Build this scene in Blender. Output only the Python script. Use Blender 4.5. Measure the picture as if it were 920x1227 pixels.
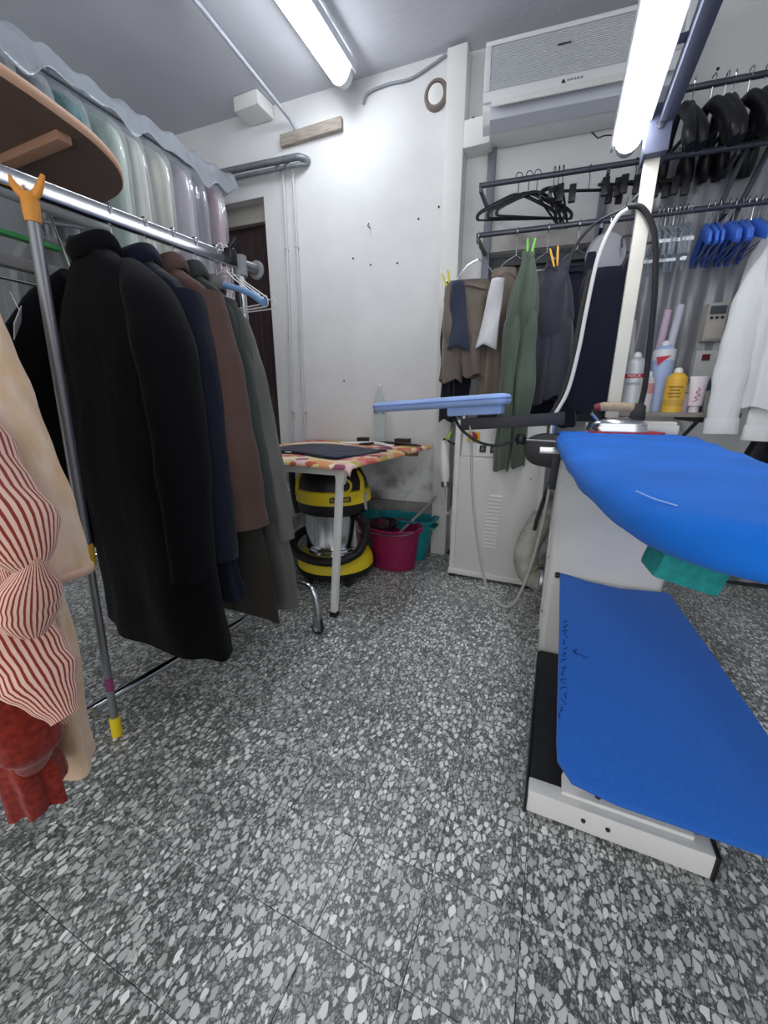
import bpy, bmesh, math, random
from mathutils import Vector, Matrix, noise as mnoise
for _o in list(bpy.data.objects): bpy.data.objects.remove(_o)
SC = bpy.context.scene
C = SC.collection
PI = math.pi
random.seed(7)

# ---------------------------------------------------------------- camera, world, exposure
cam_d = bpy.data.cameras.new('camera')
cam = bpy.data.objects.new('camera', cam_d); C.objects.link(cam)
cam.location = (0, 0, 1.07)
cam.rotation_euler = (math.radians(90 - 15.694), 0, math.radians(23.364))
cam_d.sensor_fit = 'VERTICAL'; cam_d.sensor_height = 36.0
cam_d.lens = 36.0 * 468.0 / 1227.0
cam_d.clip_start = 0.02
SC.camera = cam
world = bpy.data.worlds.new('world'); SC.world = world
world.use_nodes = True
world.node_tree.nodes['Background'].inputs[0].default_value = (0.98, 0.98, 1.0, 1)
world.node_tree.nodes['Background'].inputs[1].default_value = 0.7
SC.view_settings.view_transform = 'Standard'
SC.view_settings.look = 'None'
SC.view_settings.gamma = 1.0
SC.view_settings.use_curve_mapping = False
SC.view_settings.exposure = 1.2
LAMP_CEILING = 9.5      # emission of the two fluorescent fittings
LAMP_GANTRY = 8.0

# ---------------------------------------------------------------- materials
def lin(c):
    out = []
    for v in c:
        v = v / 255.0
        out.append(v / 12.92 if v <= 0.04045 else ((v + 0.055) / 1.055) ** 2.4)
    return (*out, 1.0)
MATS = {}
def mat(name, rgb=(200, 200, 200), rough=0.5, metal=0.0, noise=None, bump=None, sheen=0.0, alpha=1.0,
        trans=0.0, emis=None, rgb2=None, spec=0.5, ior=1.45, coat=0.0, stretch=(1, 1, 1)):
    if name in MATS: return MATS[name]
    m = bpy.data.materials.new(name); m.use_nodes = True
    nt = m.node_tree; N = nt.nodes; L = nt.links
    b = N['Principled BSDF']
    b.inputs['Base Color'].default_value = lin(rgb)
    b.inputs['Roughness'].default_value = rough
    b.inputs['Metallic'].default_value = metal
    b.inputs['Specular IOR Level'].default_value = spec
    b.inputs['IOR'].default_value = ior
    b.inputs['Sheen Weight'].default_value = sheen
    b.inputs['Alpha'].default_value = alpha
    b.inputs['Transmission Weight'].default_value = trans
    b.inputs['Coat Weight'].default_value = coat
    if emis:
        b.inputs['Emission Color'].default_value = lin(emis[0]); b.inputs['Emission Strength'].default_value = emis[1]
    vec = None
    if noise or bump:
        tc = N.new('ShaderNodeTexCoord'); mp = N.new('ShaderNodeMapping'); mp.inputs['Scale'].default_value = stretch
        L.new(tc.outputs['Object'], mp.inputs['Vector']); vec = mp.outputs['Vector']
    if noise:
        nz = N.new('ShaderNodeTexNoise'); nz.inputs['Scale'].default_value = noise[0]; nz.inputs['Detail'].default_value = 5
        L.new(vec, nz.inputs['Vector'])
        mx = N.new('ShaderNodeMix'); mx.data_type = 'RGBA'
        c1 = lin(rgb)
        c2 = lin(rgb2) if rgb2 else (c1[0] * (1 - noise[1]), c1[1] * (1 - noise[1]), c1[2] * (1 - noise[1]), 1)
        rp = N.new('ShaderNodeMapRange'); rp.inputs[1].default_value = 0.35; rp.inputs[2].default_value = 0.65
        L.new(nz.outputs['Fac'], rp.inputs[0]); L.new(rp.outputs[0], mx.inputs[0])
        mx.inputs[6].default_value = c1; mx.inputs[7].default_value = c2
        L.new(mx.outputs[2], b.inputs['Base Color'])
    if bump:
        n2 = N.new('ShaderNodeTexNoise'); n2.inputs['Scale'].default_value = bump[0]; n2.inputs['Detail'].default_value = 4
        L.new(vec, n2.inputs['Vector'])
        bp = N.new('ShaderNodeBump'); bp.inputs['Strength'].default_value = bump[1]; bp.inputs['Distance'].default_value = bump[2] if len(bump) > 2 else 0.01
        L.new(n2.outputs['Fac'], bp.inputs['Height']); L.new(bp.outputs['Normal'], b.inputs['Normal'])
    MATS[name] = m
    return m
def cloth(name, rgb, amt=0.25, wr=0.5, sheen=0.25, rough=0.9):
    return mat(name, rgb, rough=rough, noise=(9, amt), bump=(14, wr, 0.02), sheen=sheen, spec=0.15, stretch=(1, 1, 0.35))

def terrazzo():
    m = bpy.data.materials.new('terrazzo'); m.use_nodes = True
    nt = m.node_tree; N = nt.nodes; L = nt.links; b = N['Principled BSDF']
    geo = N.new('ShaderNodeNewGeometry'); oi = N.new('ShaderNodeObjectInfo')
    mul = N.new('ShaderNodeMath'); mul.operation = 'MULTIPLY'; mul.inputs[1].default_value = 37.0
    L.new(oi.outputs['Random'], mul.inputs[0])
    cmb = N.new('ShaderNodeCombineXYZ'); L.new(mul.outputs[0], cmb.inputs[2]); L.new(mul.outputs[0], cmb.inputs[0])
    add = N.new('ShaderNodeVectorMath'); add.operation = 'ADD'
    sq = N.new('ShaderNodeVectorMath'); sq.operation = 'MULTIPLY'; sq.inputs[1].default_value = (1.1, 0.72, 1.0)
    L.new(geo.outputs['Position'], sq.inputs[0]); L.new(sq.outputs[0], add.inputs[0]); L.new(cmb.outputs[0], add.inputs[1])
    wz = N.new('ShaderNodeTexNoise'); wz.inputs['Scale'].default_value = 60; wz.inputs['Detail'].default_value = 2
    L.new(add.outputs[0], wz.inputs['Vector'])
    sub = N.new('ShaderNodeVectorMath'); sub.operation = 'MULTIPLY_ADD'
    sub.inputs[1].default_value = (0.013, 0.013, 0.0)
    L.new(wz.outputs['Color'], sub.inputs[0]); L.new(add.outputs[0], sub.inputs[2])
    def layer(scale, keep, edge):
        v = N.new('ShaderNodeTexVoronoi'); v.feature = 'DISTANCE_TO_EDGE'; v.inputs['Scale'].default_value = scale
        v2 = N.new('ShaderNodeTexVoronoi'); v2.feature = 'F1'; v2.inputs['Scale'].default_value = scale
        L.new(sub.outputs[0], v.inputs['Vector']); L.new(sub.outputs[0], v2.inputs['Vector'])
        sp = N.new('ShaderNodeSeparateColor'); L.new(v2.outputs['Color'], sp.inputs[0])
        # chips shrink at random inside their cell
        ed = N.new('ShaderNodeMath'); ed.operation = 'MULTIPLY_ADD'; ed.inputs[1].default_value = edge; ed.inputs[2].default_value = 0.035
        L.new(sp.outputs[1], ed.inputs[0])
        d0 = N.new('ShaderNodeMath'); d0.operation = 'SUBTRACT'; L.new(v.outputs['Distance'], d0.inputs[0]); L.new(ed.outputs[0], d0.inputs[1])
        rd = N.new('ShaderNodeMath'); rd.operation = 'SUBTRACT'; rd.inputs[0].default_value = 0.52; L.new(v2.outputs['Distance'], rd.inputs[1])
        d = N.new('ShaderNodeMath'); d.operation = 'MINIMUM'; L.new(d0.outputs[0], d.inputs[0]); L.new(rd.outputs[0], d.inputs[1])
        s = N.new('ShaderNodeMapRange'); s.inputs[1].default_value = 0.0; s.inputs[2].default_value = 0.04
        L.new(d.outputs[0], s.inputs[0])
        k = N.new('ShaderNodeMath'); k.operation = 'GREATER_THAN'; k.inputs[1].default_value = 1 - keep
        L.new(sp.outputs[0], k.inputs[0])
        o = N.new('ShaderNodeMath'); o.operation = 'MULTIPLY'; L.new(s.outputs[0], o.inputs[0]); L.new(k.outputs[0], o.inputs[1])
        return o.outputs[0], sp.outputs[2]
    big, bc = layer(58, 0.72, 0.09)
    sml, scl = layer(112, 0.95, 0.07)
    nz = N.new('ShaderNodeTexNoise'); nz.inputs['Scale'].default_value = 5; L.new(add.outputs[0], nz.inputs['Vector'])
    def mix(fac, a, bb):
        mx = N.new('ShaderNodeMix'); mx.data_type = 'RGBA'
        if hasattr(fac, 'node'): L.new(fac, mx.inputs[0])
        else: mx.inputs[0].default_value = fac
        for s, i in ((a, 6), (bb, 7)):
            if hasattr(s, 'node'): L.new(s, mx.inputs[i])
            else: mx.inputs[i].default_value = s
        return mx.outputs[2]
    cem = mix(nz.outputs['Fac'], lin((66, 69, 67)), lin((100, 103, 100)))
    sc = mix(scl, lin((140, 144, 141)), lin((206, 210, 206)))
    bcq = mix(bc, lin((170, 174, 170)), lin((244, 245, 241)))
    tny, tcl = layer(240, 0.8, 0.1); c = mix(tny, cem, lin((140, 143, 140))); c = mix(sml, c, sc); c = mix(big, c, bcq)
    L.new(c, b.inputs['Base Color'])
    b.inputs['Roughness'].default_value = 0.30; b.inputs['Specular IOR Level'].default_value = 0.5
    return m
def plaster(name, rgb, stain_shade=True):
    m = mat(name, rgb, rough=0.85, noise=(3.0, 0.08), bump=(6, 0.25, 0.02), spec=0.2)
    nt = m.node_tree; N = nt.nodes; L = nt.links; b = N['Principled BSDF']
    if stain_shade:   # dirt and damp marks low on the wall, with the table's shade painted in
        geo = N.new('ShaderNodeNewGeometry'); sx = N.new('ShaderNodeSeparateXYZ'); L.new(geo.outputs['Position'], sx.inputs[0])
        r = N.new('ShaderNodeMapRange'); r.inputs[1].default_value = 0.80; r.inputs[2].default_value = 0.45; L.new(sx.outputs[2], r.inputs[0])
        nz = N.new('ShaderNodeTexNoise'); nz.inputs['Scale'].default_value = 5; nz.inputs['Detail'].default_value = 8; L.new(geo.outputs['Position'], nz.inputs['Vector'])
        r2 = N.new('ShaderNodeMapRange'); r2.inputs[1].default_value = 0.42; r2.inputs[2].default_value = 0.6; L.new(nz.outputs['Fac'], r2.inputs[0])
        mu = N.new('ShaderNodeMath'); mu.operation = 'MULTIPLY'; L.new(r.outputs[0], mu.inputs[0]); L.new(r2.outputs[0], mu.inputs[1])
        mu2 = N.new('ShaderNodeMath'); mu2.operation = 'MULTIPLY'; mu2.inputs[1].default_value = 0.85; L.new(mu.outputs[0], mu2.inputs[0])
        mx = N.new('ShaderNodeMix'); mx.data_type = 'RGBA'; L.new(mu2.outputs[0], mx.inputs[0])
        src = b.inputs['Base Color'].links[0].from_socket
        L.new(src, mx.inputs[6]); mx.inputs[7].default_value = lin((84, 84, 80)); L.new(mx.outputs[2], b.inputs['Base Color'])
    return m
def film(name, rgb, dens=0.3, rough=0.15):
    """thin clear or milky plastic film"""
    m = bpy.data.materials.new(name); m.use_nodes = True
    nt = m.node_tree; N = nt.nodes; L = nt.links
    N.remove(N['Principled BSDF']); out = N['Material Output']
    tr = N.new('ShaderNodeBsdfTransparent'); gl = N.new('ShaderNodeBsdfGlossy'); df = N.new('ShaderNodeBsdfDiffuse'); tl = N.new('ShaderNodeBsdfTranslucent')
    gl.inputs['Roughness'].default_value = rough
    df.inputs[0].default_value = lin(rgb); tl.inputs[0].default_value = lin(rgb)
    tc = N.new('ShaderNodeTexCoord'); nz = N.new('ShaderNodeTexNoise'); nz.inputs['Scale'].default_value = 9; nz.inputs['Detail'].default_value = 5
    mp = N.new('ShaderNodeMapping'); mp.inputs['Scale'].default_value = (1, 1, 0.3)
    L.new(tc.outputs['Object'], mp.inputs[0]); L.new(mp.outputs[0], nz.inputs['Vector'])
    bp = N.new('ShaderNodeBump'); bp.inputs['Strength'].default_value = 0.9; bp.inputs['Distance'].default_value = 0.03
    L.new(nz.outputs['Fac'], bp.inputs['Height'])
    for n in (gl, df): L.new(bp.outputs['Normal'], n.inputs['Normal'])
    a = N.new('ShaderNodeMixShader'); a.inputs[0].default_value = 0.5; L.new(df.outputs[0], a.inputs[1]); L.new(tl.outputs[0], a.inputs[2])
    c = N.new('ShaderNodeMixShader'); c.inputs[0].default_value = 0.25; L.new(a.outputs[0], c.inputs[1]); L.new(gl.outputs[0], c.inputs[2])
    d = N.new('ShaderNodeMixShader'); d.inputs[0].default_value = dens; L.new(tr.outputs[0], d.inputs[1]); L.new(c.outputs[0], d.inputs[2])
    L.new(d.outputs[0], out.inputs[0])
    return m
def striped(name, ca, cb, n, width=0.5, diag=0.0, bumpn=10):
    m = mat(name, ca, rough=0.9, bump=(bumpn, 0.5, 0.02), sheen=0.2, spec=0.15, stretch=(1, 1, 0.4))
    nt = m.node_tree; N = nt.nodes; L = nt.links; b = N['Principled BSDF']
    uv = N.new('ShaderNodeUVMap'); uv.uv_map = 'UVMap'; sx = N.new('ShaderNodeSeparateXYZ'); L.new(uv.outputs[0], sx.inputs[0])
    a = N.new('ShaderNodeMath'); a.operation = 'MULTIPLY_ADD'; a.inputs[1].default_value = diag; L.new(sx.outputs[1], a.inputs[0])
    q = N.new('ShaderNodeMath'); q.operation = 'MULTIPLY'; q.inputs[1].default_value = n; L.new(sx.outputs[0], q.inputs[0]); L.new(q.outputs[0], a.inputs[2])
    f = N.new('ShaderNodeMath'); f.operation = 'FRACT'; L.new(a.outputs[0], f.inputs[0])
    g = N.new('ShaderNodeMath'); g.operation = 'LESS_THAN'; g.inputs[1].default_value = width; L.new(f.outputs[0], g.inputs[0])
    mx = N.new('ShaderNodeMix'); mx.data_type = 'RGBA'; L.new(g.outputs[0], mx.inputs[0])
    mx.inputs[6].default_value = lin(ca); mx.inputs[7].default_value = lin(cb); L.new(mx.outputs[2], b.inputs['Base Color'])
    return m
def patches(name, cols, scale, rough=0.8):
    m = mat(name, cols[0], rough=rough, bump=(20, 0.2, 0.01), spec=0.2)
    nt = m.node_tree; N = nt.nodes; L = nt.links; b = N['Principled BSDF']
    tc = N.new('ShaderNodeTexCoord'); nz = N.new('ShaderNodeTexNoise'); nz.inputs['Scale'].default_value = 9
    L.new(tc.outputs['Object'], nz.inputs['Vector'])
    ma = N.new('ShaderNodeVectorMath'); ma.operation = 'MULTIPLY_ADD'; ma.inputs[1].default_value = (0.12, 0.12, 0.0)
    L.new(nz.outputs['Color'], ma.inputs[0]); L.new(tc.outputs['Object'], ma.inputs[2])
    v = N.new('ShaderNodeTexVoronoi'); v.inputs['Scale'].default_value = scale; L.new(ma.outputs[0], v.inputs['Vector'])
    sp = N.new('ShaderNodeSeparateColor'); L.new(v.outputs['Color'], sp.inputs[0])
    cr = N.new('ShaderNodeValToRGB'); cr.color_ramp.interpolation = 'CONSTANT'
    e = cr.color_ramp.elements
    while len(e) < len(cols): e.new(0.5)
    for i, cc in enumerate(cols):
        e[i].position = i / len(cols); e[i].color = lin(cc)
    L.new(sp.outputs[0], cr.inputs[0]); L.new(cr.outputs[0], b.inputs['Base Color'])
    return m

WHITE_METAL = mat('white_enamel', (226, 226, 222), 0.35, noise=(7, 0.06))
CHROME = mat('chrome', (205, 207, 210), 0.16, 1.0)
STEEL = mat('brushed_steel', (165, 168, 172), 0.32, 1.0)
GALV = mat('galvanised', (150, 155, 160), 0.5, 0.7, noise=(20, 0.25))
BLACKP = mat('black_plastic', (24, 25, 28), 0.38)
DARKM = mat('dark_metal', (58, 60, 66), 0.45, 0.3, noise=(12, 0.2))
GREYP = mat('grey_plastic', (150, 152, 155), 0.45)
WHITEP = mat('white_plastic', (228, 228, 224), 0.4)
CREAM = mat('cream_paint', (226, 222, 208), 0.45, noise=(5, 0.06))
BLUE = mat('blue_cover', (22, 114, 218), 0.85, noise=(5, 0.18), bump=(7, 0.5, 0.018), sheen=0.06, spec=0.2)
BLUET = mat('blue_felt', (42, 106, 198), 0.9, noise=(120, 0.10), bump=(140, 0.2, 0.002), sheen=0.2, spec=0.15)
PALEBLUE = mat('pale_blue_cloth', (156, 184, 234), 0.85, noise=(8, 0.12), bump=(20, 0.3, 0.01), sheen=0.2, spec=0.2)
ORANGE = mat('orange_plastic', (222, 148, 58), 0.45)
YELLOW = mat('yellow_plastic', (236, 206, 34), 0.4)
CLEARP = film('clear_plastic_film', (225, 232, 235), 0.34, 0.08)
MILKY = film('milky_plastic_film', (215, 222, 230), 0.42, 0.2)
GREYFILM = film('grey_plastic_film', (188, 191, 198), 0.82, 0.45)

# ---------------------------------------------------------------- mesh helpers
def world_matrix(o):
    m = o.matrix_basis.copy()
    while o.parent:
        o = o.parent; m = o.matrix_basis @ m
    return m
def catmull(pts, n):
    pts = [tuple(p) for p in pts]; m = len(pts); out = []
    for i in range(n):
        t = i / (n - 1) * (m - 1); k = min(int(t), m - 2); f = t - k
        p0 = pts[max(k - 1, 0)]; p1 = pts[k]; p2 = pts[k + 1]; p3 = pts[min(k + 2, m - 1)]
        out.append(tuple(0.5 * (2 * b + (c - a) * f + (2 * a - 5 * b + 4 * c - d) * f * f + (3 * b - a - 3 * c + d) * f ** 3)
                         for a, b, c, d in zip(p0, p1, p2, p3)))
    return out
def interp(vals, n):
    return [p[0] for p in catmull([(v,) for v in vals], n)]
class MB:
    def __init__(s): s.v = []; s.f = []; s.uv = {}
    def add(s, vs, fs, uvs=None):
        o = len(s.v); s.v += [tuple(p) for p in vs]
        for i, f in enumerate(fs):
            if uvs: s.uv[len(s.f)] = uvs[i]
            s.f.append([o + k for k in f])
        return s
    def box(s, x0, x1, y0, y1, z0, z1, M=None):
        vs = [Vector((x, y, z)) for z in (z0, z1) for y in (y0, y1) for x in (x0, x1)]
        if M: vs = [M @ p for p in vs]
        return s.add(vs, [(0, 2, 3, 1), (4, 5, 7, 6), (0, 1, 5, 4), (2, 6, 7, 3), (0, 4, 6, 2), (1, 3, 7, 5)])
    def prism(s, poly, z0, z1, M=None):
        n = len(poly)
        vs = [Vector((p[0], p[1], z0)) for p in poly] + [Vector((p[0], p[1], z1)) for p in poly]
        if M: vs = [M @ p for p in vs]
        return s.add(vs, [list(range(n))[::-1], list(range(n, 2 * n))] + [(i, (i + 1) % n, n + (i + 1) % n, n + i) for i in range(n)])
    def loft(s, rings, cap0=True, cap1=True, closed=True):
        n = len(rings[0]); R = len(rings); vs = [p for r in rings for p in r]; fs = []; uvs = []
        for j in range(R - 1):
            for i in range(n if closed else n - 1):
                k = (i + 1) % n
                fs.append((j * n + i, j * n + k, (j + 1) * n + k, (j + 1) * n + i))
                u0, u1 = i / n, (i + 1) / n; v0, v1 = j / (R - 1), (j + 1) / (R - 1)
                uvs.append([(u0, v0), (u1, v0), (u1, v1), (u0, v1)])
        if cap0: fs.append(list(range(n))[::-1]); uvs.append([(0, 0)] * n)
        if cap1: fs.append([(R - 1) * n + i for i in range(n)]); uvs.append([(0, 1)] * n)
        return s.add(vs, fs, uvs)
    def tube(s, pts, r, n=10, cap=True, sx=1.0, sy=1.0, up=None):
        P = [Vector(p) for p in pts]; m = len(P)
        rs = [r] * m if not hasattr(r, '__len__') else list(r)
        rings = []; prev = None
        for i in range(m):
            t = (P[min(i + 1, m - 1)] - P[max(i - 1, 0)])
            if t.length < 1e-9: t = Vector((0, 0, 1))
            t.normalize()
            if prev is None:
                a = Vector(up) if up else (Vector((0, 0, 1)) if abs(t.z) < 0.9 else Vector((1, 0, 0)))
                x = (a - t * a.dot(t)).normalized()
            else:
                x = (prev - t * prev.dot(t))
                x = x.normalized() if x.length > 1e-6 else prev
            prev = x; y = t.cross(x)
            rings.append([P[i] + (x * math.cos(2 * PI * k / n) * sx + y * math.sin(2 * PI * k / n) * sy) * rs[i] for k in range(n)])
        return s.loft(rings, cap, cap)
    def lathe(s, prof, c=(0, 0, 0), n=24, sx=1.0, sy=1.0, M=None, cap=True):
        rings = []
        for r, z in prof:
            ring = [Vector((c[0] + max(r, 1e-4) * sx * math.cos(2 * PI * k / n), c[1] + max(r, 1e-4) * sy * math.sin(2 * PI * k / n), c[2] + z)) for k in range(n)]
            if M: ring = [M @ p for p in ring]
            rings.append(ring)
        return s.loft(rings, cap, cap)
    def sheet(s, fn, nu, nv):
        vs = [fn(i / nu, j / nv) for j in range(nv + 1) for i in range(nu + 1)]; fs = []; uvs = []
        for j in range(nv):
            for i in range(nu):
                a = j * (nu + 1) + i; fs.append((a, a + 1, a + nu + 2, a + nu + 1))
                uvs.append([(i / nu, j / nv), ((i + 1) / nu, j / nv), ((i + 1) / nu, (j + 1) / nv), (i / nu, (j + 1) / nv)])
        return s.add(vs, fs, uvs)
    def build(s, name, m, parent=None, bevel=0.0, seg=2, smooth=40, thick=0.0, base=None, sub=0):
        me = bpy.data.meshes.new(name)
        if parent is not None:
            inv = world_matrix(parent).inverted(); loc = None
            vs = [inv @ Vector(p) for p in s.v]
        else:
            if base is None:
                xs = [p[0] for p in s.v]; ys = [p[1] for p in s.v]; zs = [p[2] for p in s.v]
                base = ((min(xs) + max(xs)) / 2, (min(ys) + max(ys)) / 2, min(zs))
            loc = Vector(base); vs = [Vector(p) - loc for p in s.v]
        me.from_pydata([tuple(p) for p in vs], [], s.f)
        if s.uv:
            uvl = me.uv_layers.new(name='UVMap')
            for pi, poly in enumerate(me.polygons):
                u = s.uv.get(pi)
                if u and len(u) == poly.loop_total:
                    for q, li in enumerate(poly.loop_indices): uvl.data[li].uv = u[q]
        bm = bmesh.new(); bm.from_mesh(me)
        bmesh.ops.recalc_face_normals(bm, faces=bm.faces)
        if bevel > 0:
            ed = [e for e in bm.edges if len(e.link_faces) == 2 and e.calc_face_angle(0) > 0.5]
            bmesh.ops.bevel(bm, geom=ed, offset=bevel, segments=seg, profile=0.6, affect='EDGES', clamp_overlap=True)
        bm.to_mesh(me); bm.free()
        for p in me.polygons: p.use_smooth = True
        me.set_sharp_from_angle(angle=math.radians(smooth))
        me.materials.append(m)
        o = bpy.data.objects.new(name, me); C.objects.link(o)
        if parent is not None: o.parent = parent
        else: o.location = loc
        if thick:
            q = o.modifiers.new('thickness', 'SOLIDIFY'); q.thickness = thick; q.offset = 0
        if sub:
            q = o.modifiers.new('smooth', 'SUBSURF'); q.levels = sub; q.render_levels = sub
        return o
def tag(o, label, cat, group=None):
    o['label'] = label; o['category'] = cat
    if group: o['group'] = group
    return o
def thing(name, label, cat, loc=(0, 0, 0), rotz=0.0, group=None):
    o = bpy.data.objects.new(name, None); C.objects.link(o); o.empty_display_size = 0.05
    o.location = loc; o.rotation_euler = (0, 0, rotz)
    return tag(o, label, cat, group)
def struct(o): o['kind'] = 'structure'; return o
def stuff(o): o['kind'] = 'stuff'; return o
def kids(o): return [c for c in bpy.data.objects if c.parent is o]
def copy_tree(o, parent=None):
    c = o.copy(); C.objects.link(c); c.parent = parent
    for ch in kids(o): copy_tree(ch, c)
    return c
def place(proto, used, loc, rot, label, group=None):
    o = proto if not used else copy_tree(proto)
    o.location = loc; o.rotation_euler = rot; o['label'] = label
    if group: o['group'] = group
    return o
def text(name, body, size, M, m, parent, ext=0.0006):
    cu = bpy.data.curves.new(name, 'FONT'); cu.body = body; cu.size = size; cu.extrude = ext; cu.align_x = 'CENTER'; cu.align_y = 'CENTER'
    tmp = bpy.data.objects.new(name + '_tmp', cu); C.objects.link(tmp)
    bpy.context.view_layer.update()
    me = bpy.data.meshes.new_from_object(tmp.evaluated_get(bpy.context.evaluated_depsgraph_get()))
    bpy.data.objects.remove(tmp)
    me.transform(world_matrix(parent).inverted() @ M); me.materials.clear(); me.materials.append(m)
    o = bpy.data.objects.new(name, me); C.objects.link(o); o.parent = parent
    return o
def fr(loc, xd, yd):
    """matrix with local X along xd, local Y along yd"""
    x = Vector(xd).normalized(); y = Vector(yd); y = (y - x * y.dot(x)).normalized(); z = x.cross(y)
    return Matrix.Translation(loc) @ Matrix((x, y, z)).transposed().to_4x4()

# ---------------------------------------------------------------- the room
CEIL = 2.92
def yl(x): return 2.70 + 0.05 * x          # back wall, door side
def yr(x): return 2.78 + 0.11 * x          # back wall, ironing side
XL, XR, XJ, YF = -3.0, 1.75, -0.69, -1.6
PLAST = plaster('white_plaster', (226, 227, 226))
PLAST2 = plaster('white_plaster_side', (220, 222, 224), False)
TERR = terrazzo()
GROUT = mat('grout', (72, 75, 74), 0.8)

fl = struct(MB().box(XL, XR, YF, 3.1, -0.06, -0.006).build('floor', GROUT))
fl['label'] = 'grey terrazzo tile floor with white stone chips'
T = 0.2; OX = 0.045; OY = 0.045
CP, SP = math.cos(math.radians(23.364)), math.sin(math.radians(23.364))
CT, ST = math.cos(math.radians(15.694)), math.sin(math.radians(15.694))
def frame_px(x, y, z=0):
    fw = -x * SP + y * CP; la = x * CP + y * SP; up = z - 1.07
    zc = fw * CT - up * ST
    if zc < 0.05: return None
    return 460 + 468 * la / zc, 613.5 + 468 * (-fw * ST - up * CT) / zc, zc
tm = MB(); e = 0.0006
tm.add([(-T/2+e, -T/2+e, -0.006), (T/2-e, -T/2+e, -0.006), (T/2-e, T/2-e, -0.006), (-T/2+e, T/2-e, -0.006),
        (-T/2+e, -T/2+e, -0.001), (T/2-e, -T/2+e, -0.001), (T/2-e, T/2-e, -0.001), (-T/2+e, T/2-e, -0.001),
        (-T/2+e+.001, -T/2+e+.001, 0), (T/2-e-.001, -T/2+e+.001, 0), (T/2-e-.001, T/2-e-.001, 0), (-T/2+e+.001, T/2-e-.001, 0)],
       [(0, 1, 5, 4), (1, 2, 6, 5), (2, 3, 7, 6), (3, 0, 4, 7), (4, 5, 9, 8), (5, 6, 10, 9), (6, 7, 11, 10), (7, 4, 8, 11), (8, 9, 10, 11)])
cells = []
for i in range(-16, 10):
    for j in range(-9, 15):
        x = OX + T * (i + 0.5); y = OY + T * (j + 0.5)
        if x - T/2 < XL or x + T/2 > XR + .05 or y + T/2 > (yl(x) if x < XJ else yr(x)) + 0.1: continue
        p = frame_px(x, y); near = p and -90 < p[0] < 1010 and p[1] < 1330 and p[1] > 600
        cells.append(((0 if near else 1, p[2] if p else 99), x, y))
cells.sort()
tile0 = tm.build('floor_tile', TERR, fl)
me_tile = tile0.data; rest = MB()
flw = Vector(fl.location)
for n, (k, x, y) in enumerate(cells):
    if n < 300 and k[0] == 0:
        o = tile0 if n == 0 else bpy.data.objects.new('floor_tile', me_tile)
        if n: C.objects.link(o); o.parent = fl
        # mesh was baked relative to floor origin; shift by cell position
        o.location = (x, y, random.uniform(-0.0004, 0.0))
    else:
        rest.box(x - T/2 + e, x + T/2 - e, y - T/2 + e, y + T/2 - e, -0.006, 0)
if rest.v: stuff(rest.build('outer_floor_tiles', TERR, fl))

ce = struct(MB().box(XL, XR, YF, 3.1, CEIL, CEIL + 0.1).build('ceiling', mat('ceiling_paint', (206, 208, 214), 0.9, noise=(2.5, 0.06), bump=(30, 0.15, 0.01), spec=0.1)))
struct(MB().box(XL - 0.1, XL, YF, 3.0, 0, CEIL).build('wall_left', PLAST2))
struct(MB().box(XR, XR + 0.1, YF, 3.1, 0, CEIL).build('wall_right', PLAST2))
# back wall, door side, with the door opening
DX0, DX1, DZ = -2.86, -2.03, 2.44
def wall_seg(mb, fy, x0, x1, z0, z1, th=0.16):
    mb.add([(x0, fy(x0), z0), (x1, fy(x1), z0), (x1, fy(x1) + th, z0), (x0, fy(x0) + th, z0),
            (x0, fy(x0), z1), (x1, fy(x1), z1), (x1, fy(x1) + th, z1), (x0, fy(x0) + th, z1)],
           [(0, 3, 2, 1), (4, 5, 6, 7), (0, 1, 5, 4), (1, 2, 6, 5), (2, 3, 7, 6), (3, 0, 4, 7)])
w = MB(); wall_seg(w, yl, XL, DX0, 0, CEIL); wall_seg(w, yl, DX1, XJ, 0, CEIL); wall_seg(w, yl, DX0, DX1, DZ, CEIL)
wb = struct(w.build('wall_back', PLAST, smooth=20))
BLK = mat('dark_mark', (52, 50, 50), 0.9)
for x, z in ((-1.235, 1.94), (-1.05, 1.93), (-0.915, 2.155), (-0.79, 2.2), (-1.36, 1.99), (-1.45, 1.22)):
    MB().lathe([(0.0, 0), (0.006, 0), (0.006, 0.004), (0, 0.004)], n=8, M=fr((x, yl(x) + 0.001, z), (1, .05, 0), (0, 0, 1))).build('nail_hole', BLK, wb)
MB().tube([(-1.245, yl(-1.245) - .004, 2.17), (-1.235, yl(-1.2) - .03, 2.165), (-1.24, yl(-1.2) - .035, 2.15), (-1.235, yl(-1.2) - .006, 2.145)], 0.003, 6).build('nail', BLK, wb)
# skirting ledge low on the wall
lm = MB(); wall_seg(lm, lambda x: yl(x) - 0.03, DX1, XJ - 0.05, 0.0, 0.365, 0.04)
struct(lm.build('baseboard_back', plaster('damp_plaster', (150, 150, 146)), bevel=0.006))
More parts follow.
